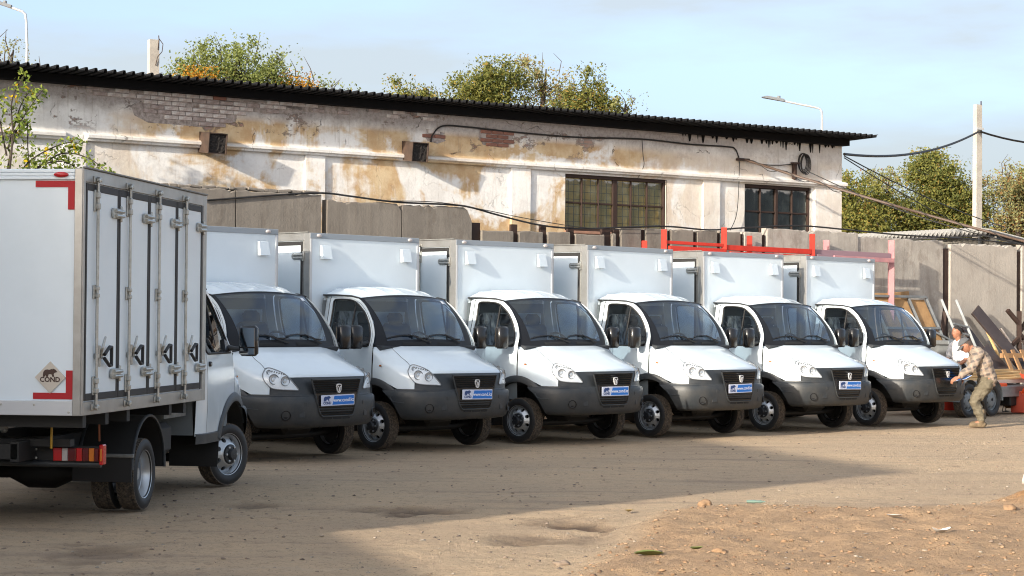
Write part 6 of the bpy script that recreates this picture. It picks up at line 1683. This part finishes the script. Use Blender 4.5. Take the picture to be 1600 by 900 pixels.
def tree(loc, blobs, seed, mats, label, per=110, size=.16, dens=1.0, weights=(.4, .3, .2, .1), trunk=.16, group=None, orange=(), bare=0):
    """blobs: crown volumes (x, y, z, rx, ry, rz) about loc"""
    T = empty('tree', loc, 0, label, 'tree', group); rs = np.random.RandomState(seed); rnd = random.Random(seed)
    wood = MB(); h0 = min(b[2] - b[5] for b in blobs); h0 = max(h0, 1.2); top = max(b[2] + b[5] * .6 for b in blobs)
    cx = sum(b[0] for b in blobs) / len(blobs); cy = sum(b[1] for b in blobs) / len(blobs)
    tp = [(0, 0, -.2), (.05, .02, h0 * .5), (cx * .3, cy * .3, h0), (cx * .6, cy * .6, lerp(h0, top, .5)), (cx, cy, top)]
    wood.tube(tp, [trunk * 1.25, trunk, trunk * .8, trunk * .45, trunk * .1], 8)
    LPt, LM, LS = [], [], []
    tw = MB()
    for (bx, by, bz, rx, ry, rz) in blobs:
        vol = rx * ry * rz; n = max(5, int(dens * 26 * vol ** .62))
        root = Vector((cx * .45, cy * .45, max(h0 * .9, bz - rz * 1.1)))
        limb = [root, root.lerp(Vector((bx, by, bz)), .5) + Vector((rnd.uniform(-.2, .2), rnd.uniform(-.2, .2), .1)), Vector((bx, by, bz + rz * .3))]
        wood.tube(spline([tuple(p) for p in limb], 3), [trunk * .5 * (1 - k / 8) for k in range(7)], 6)
        for k in range(n):
            d = Vector((rnd.gauss(0, 1), rnd.gauss(0, 1), rnd.gauss(0, 1))).normalized(); q = rnd.random() ** .45
            c0 = Vector((bx + d.x * rx * q, by + d.y * ry * q, bz + d.z * rz * q))
            s0 = Vector(limb[1]).lerp(Vector(limb[2]), rnd.random()); md = s0.lerp(c0, .55) + Vector((0, 0, .12 * rz * rnd.random()))
            tw.tube([s0, md, c0], [trunk * .16, trunk * .11, trunk * .03], 4, caps=False)
            tip = c0 + (c0 - s0).normalized() * rnd.uniform(.1, .32) + Vector((0, 0, rnd.uniform(-.1, .15)))
            tw.tube([c0, tip], [trunk * .03, .004], 3, caps=False)
            m = int(per * 2.6 * rnd.uniform(.35, 1.3)); cr = rnd.uniform(.22, .42) * (min(rx, ry, rz) ** .4)
            pp = np.clip(rs.normal(0, 1, (m, 3)), -1.7, 1.7) * np.array([cr, cr, cr * .75]) + np.array(c0)
            k2 = rs.rand(m, 1); pp[: m // 3] = (np.array(c0) * (1 - k2[: m // 3]) + np.array(tip) * k2[: m // 3]) + rs.normal(0, .07, (m // 3, 3))
            w0 = np.array(weights) * rs.uniform(.3, 1.7, 4)
            for (ox, oz, rr_) in orange:
                if (c0.x - ox) ** 2 + (c0.z - oz) ** 2 < rr_ ** 2: w0 = np.array([.04, .06, .02, .88])
            LPt.append(pp); LM.append(rs.choice(4, m, p=w0 / w0.sum())); LS.append(size * .66 * rs.uniform(.6, 1.25, m))
        for k in range(bare):
            a = Vector((bx + rnd.uniform(-rx, rx) * .7, by, bz + rz * .4)); tw.tube([a, a + Vector((rnd.uniform(-.15, .15), 0, rz * .5)), a + Vector((rnd.uniform(-.3, .3), 0, rz * rnd.uniform(.7, 1.0)))], [.02, .013, .005], 4, caps=False)
    wood.build('trunk', M['bark'], T, 60); tw.build('branches', M['bark'], T, 60)
    LPt, LM, LS = np.concatenate(LPt), np.concatenate(LM), np.concatenate(LS)
    leaves('crown', LPt, LS, mats, LM, T, rs); return T
G1, G2, G3 = 'trees rising behind the workshop roof', 'trees beyond the fence at the right', 'far trees at the right'
tree((-6.9, 50.5, 0), [(-.9, 0, 7.6, .75, .8, .75), (.1, 0, 7.7, .95, .9, .85), (.9, 0, 7.35, .75, .8, .75), (-.2, .3, 6.8, 1.6, .9, .6)], 3, LA, 'green bush top with orange patches above the left part of the roof', size=.13, dens=1.35, orange=((-.85, 7.45, .45), (1.45, 7.2, .45)), weights=(.45, .35, .2, 0), bare=2)
tree((-5.0, 51, 0), [(-.5, 0, 7.45, .7, .7, .62), (.2, 0, 7.1, .6, .6, .5)], 5, LA, 'orange and green bush top with bare twigs right of the green one', size=.13, dens=.75, per=70, orange=((-.75, 7.5, .42), (.45, 6.95, .25)), weights=(.45, .3, .2, .05), bare=3)
tree((-8.6, 50, 0), [(-.3, 0, 7.2, .5, .5, .45), (.9, 0, 7.15, .55, .5, .4)], 8, LA, 'sparse twiggy bush around the short concrete pole', size=.12, dens=.5, per=60, weights=(.5, .3, .2, 0), bare=2)
tree((-2.6, 60, 0), [(-.3, 0, 8.1, .75, .8, .75), (.45, 0, 7.9, .6, .6, .6)], 11, LG, 'small rounded tree top left of the large middle trees', size=.15, dens=1.2, weights=(.45, .25, .2, .1))
tree((-.9, 60, 0), [(-.3, 0, 8.3, .75, .8, .95), (.5, 0, 8.5, .85, .8, .85), (-.1, .2, 7.6, 1.1, .8, .7)], 13, LG, 'dense olive green tree top above the middle of the roof', size=.15, dens=1.35, weights=(.5, .25, .22, .03), group=None)
tree((.75, 60.5, 0), [(.1, 0, 8.75, .75, .7, .8), (-.2, 0, 7.9, .9, .7, .6), (.75, 0, 8.2, .5, .5, .6)], 17, LP, 'tall thin leaved tree top right of the dense olive one', size=.14, dens=.75, per=80, weights=(.4, .25, .3, .05), bare=2)
tree((1.95, 60, 0), [(.1, 0, 8.4, .65, .6, .75), (-.3, 0, 7.7, .6, .6, .5), (.7, 0, 7.9, .5, .5, .5)], 19, LG, 'loose green tree top at the right of the middle group', size=.15, dens=1.0, weights=(.35, .35, .2, .1))
tree((3.3, 60, 0), [(0, 0, 7.85, .6, .5, .5)], 23, LP, 'small sparse grey green bush top near the roof middle right', size=.12, dens=.7, per=60, weights=(.35, .05, .6, 0), bare=2)
tree((4.5, 60, 0), [(0, 0, 7.35, .25, .3, .35)], 24, LP, 'tiny leafy twig peeking over the roof right of the trees', size=.12, dens=.4, per=40, weights=(.5, 0, .5, 0), bare=1)
tree((-11.4, 45, 0), [(.0, 0, 7.2, .55, .5, .7), (.6, 0, 6.8, .5, .5, .5)], 27, LP, 'sparse dark twiggy tree at the far left edge', size=.10, dens=.6, per=50, weights=(.3, .1, .6, 0), bare=3)
tree((10.9, 65, 0), [(0, 0, 5.6, .9, .9, .9), (-.5, 0, 4.6, 1.1, 1, .9), (.6, 0, 4.9, 1.0, .9, .9), (.0, .4, 3.6, 1.6, 1.0, .9)], 31, LG, 'yellow green tree just right of the workshop corner', size=.16, dens=1.25, weights=(.35, .45, .12, .08), group=None)
tree((12.4, 67, 0), [(0, 0, 6.1, .8, .8, .7), (-.2, 0, 5.2, 1.0, .9, .8), (.2, .3, 4.2, 1.4, 1, .9)], 33, LP, 'pale open tree with visible branches, second right of the corner', size=.15, dens=.75, per=80, weights=(.5, .1, .35, .05), bare=1)
tree((13.6, 66, 0), [(0, 0, 6.6, .85, .9, .85), (-.3, 0, 5.6, 1.1, 1, .9), (.7, 0, 5.5, .9, .9, .9), (0, .2, 4.4, 1.7, 1.1, 1.0)], 37, LG, 'tallest olive tree left of the tall concrete pole', size=.16, dens=1.3, weights=(.5, .28, .16, .06))
tree((15.0, 68, 0), [(0, 0, 5.5, .9, .9, .9), (-.2, .2, 4.4, 1.3, 1, .9)], 41, LG, 'brownish green bushy tree just behind the tall concrete pole', size=.16, dens=1.2, weights=(.35, .2, .2, .25))
tree((16.4, 66, 0), [(-.3, 0, 6.3, .9, .9, .75), (.5, 0, 5.9, .9, .9, .9), (0, .2, 4.7, 1.4, 1.1, 1.0)], 43, LP, 'thin grey brown tree at the right edge of the view', size=.15, dens=1.0, per=85, weights=(.35, .3, .25, .10), trunk=.2, bare=2)
tree((17.9, 69, 0), [(0, 0, 5.9, 1.1, 1, 1.1), (0, 0, 4.4, 1.3, 1, 1)], 47, LG, 'olive tree cut by the right edge of the view', size=.16, dens=1.1)
for k, (x, y) in enumerate(((20.5, 66), (23.5, 68), (26.5, 66), (30, 69))): tree((x, y, 0), [(0, 0, 5.9, 1.2, 1.1, 1.1), (.3, 0, 4.3, 1.5, 1.1, 1.1)], 90 + k, LG, ['first olive tree outside the right edge, nearest the view', 'second olive tree outside the right edge, set further back', 'third olive tree outside the right edge, behind the fence', 'farthest olive tree outside the right edge of the view'][k], size=.2, per=60, group='trees outside the right edge')
for k, (x, y, s) in enumerate(((9.6, 84, 4), (12.0, 86, 6), (14.6, 88, 8), (17.4, 85, 9), (20.4, 88, 5), (23.5, 90, 7))):
    tree((x, y, 0), [(0, 0, 4.7, 1.7, 1.2, 1.2), (-.6, 0, 3.0, 1.9, 1.2, 1.2)], 60 + k, LG, ['far green tree low behind the workshop corner', 'far green tree behind the pale open tree', 'far green tree behind the tallest olive tree', 'far green tree behind the tall concrete pole', 'far green tree low at the right edge', 'far green tree beyond the right edge'][k], size=.24, dens=1.0, per=80, group=G3, weights=(.4, .3, .25, .05))
# leafy sapling in front of the workshop wall at the left: long arching shoots with paired leaves
sp_ = empty('sapling', bw(-3.5, 0, 1.0), 0, 'leafy sapling with long arching shoots in front of the workshop wall', 'sapling')
rs = np.random.RandomState(71); tw = MB(); LPt, LM, LS, AX = [], [], [], []
o_ = bw(-3.5, 0, 1.0)
shoots = [[(-3.45, 0), (-3.42, 3.0), (-3.35, 4.4), (-3.28, 5.1), (-3.18, 5.52)], [(-3.40, 3.9), (-3.25, 4.6), (-3.0, 5.05), (-2.85, 5.28)], [(-3.38, 4.3), (-3.15, 5.0), (-2.92, 5.32)], [(-3.42, 3.4), (-3.1, 4.05), (-2.7, 4.35), (-2.35, 4.47), (-2.2, 4.42)],
          [(-3.42, 3.3), (-3.0, 3.95), (-2.6, 4.15), (-2.2, 4.05), (-1.95, 3.78)], [(-3.42, 3.2), (-3.0, 3.75), (-2.5, 3.98), (-2.0, 3.9), (-1.6, 3.62)], [(-3.0, 3.95), (-2.5, 4.28), (-2.1, 4.22), (-1.75, 3.95)], [(-3.44, 3.0), (-3.2, 3.7), (-2.95, 3.9), (-2.65, 3.75), (-2.45, 3.5)],
          [(-3.44, 3.4), (-3.7, 4.2), (-3.85, 4.7)], [(-3.44, 3.2), (-3.8, 3.9), (-4.1, 4.1)], [(-3.44, 3.0), (-3.9, 3.6), (-4.3, 3.6)], [(-3.40, 4.2), (-3.55, 4.9), (-3.6, 5.2)], [(-3.44, 3.0), (-3.55, 3.8), (-3.75, 4.45), (-3.7, 4.9)], [(-3.44, 2.9), (-3.1, 3.4), (-2.7, 3.55), (-2.3, 3.45)], [(-3.2, 3.5), (-2.6, 3.80), (-2.1, 3.65), (-1.85, 3.45)], [(-3.35, 4.5), (-3.12, 4.75), (-3.05, 4.3), (-3.06, 3.95)]]
for k, sh_ in enumerate(shoots):
    dy = [rs.uniform(-.3, .35) * i / len(sh_) for i in range(len(sh_))]
    pts = spline([tuple(bw(t, z, 1.0 + d) - o_) for (t, z), d in zip(sh_, dy)], 7); n = len(pts)
    tw.tube(pts, [lerp(.018 if k else .030, .004, i / (n - 1)) for i in range(n)], 5, caps=False)
    for i in range(3 if k else 20, n):
        p0, p1 = Vector(pts[i - 1]), Vector(pts[i]); d = (p1 - p0).normalized()
        for q in range(4):
            p = p0.lerp(p1, q / 4); s = -1 if q % 2 else 1
            for m in range(2):
                off = (d.cross(Vector((.2, -1, .1))).normalized() * s * rs.uniform(.02, .09) + Vector((rs.normal(0, .02), rs.normal(0, .05), rs.normal(-.015, .025))))
                LPt.append(np.array(p + off)); LM.append(rs.choice(4, p=[.38, .40, .20, .02]) if not (k in (0, 2, 3) and i % 9 == 4) else 3); LS.append(rs.uniform(.06, .105))
tw.build('stems', M['bark'], sp_, 60)
leaves('leaves', np.array(LPt), np.array(LS), [leaf_mat('sapling_green', (.17, .23, .05)), leaf_mat('sapling_light', (.28, .33, .08)), leaf_mat('sapling_dark', (.09, .13, .035)), leaf_mat('sapling_yellow', (.52, .36, .02))], np.array(LM), sp_, rs)

# ------------------------------------------------------------------ neighbouring garage outside the view, whose shade falls over the yard
M['bounce_pale'] = mat('garage_bounce_pale', (.62, .60, .56), .9, noise=(2, (.52, .49, .45), .4, .7))  # pale tone made up for the unseen walls, to bounce light into the shade
ga = Vector((-7.62, 8.45, 0)); gd = Vector((-.302, .953, 0)).normalized(); gn = Vector((-gd.y, gd.x, 0)); gz = math.atan2(gd.y, gd.x)
gr = empty('garage', ga, gz, 'tall garage outside the left side of the view, made pale to bounce light', 'building')
MB().box((10.5, 2.5, 3.02), (21, 5, 6.04)).build('wall', M['bounce_pale'], gr); MB().box((10.5, 2.5, 6.06), (21.02, 5.02, .05)).build('roof', M['roof_metal'], gr)
MB().box((4, -.03, 1.3), (2.8, .06, 2.6)).build('door', M['trailer_grey'], gr)
gw = empty('yard_wall', ga, gz, 'lower wall running on from the unseen garage, made pale to bounce light', 'wall')
MB().box((-6.02, .15, 1.5), (12, .30, 3.06)).build('wall', M['bounce_pale'], gw); MB().box((-6.02, .15, 3.06), (12, .36, .06)).build('coping', M['concrete'], gw)
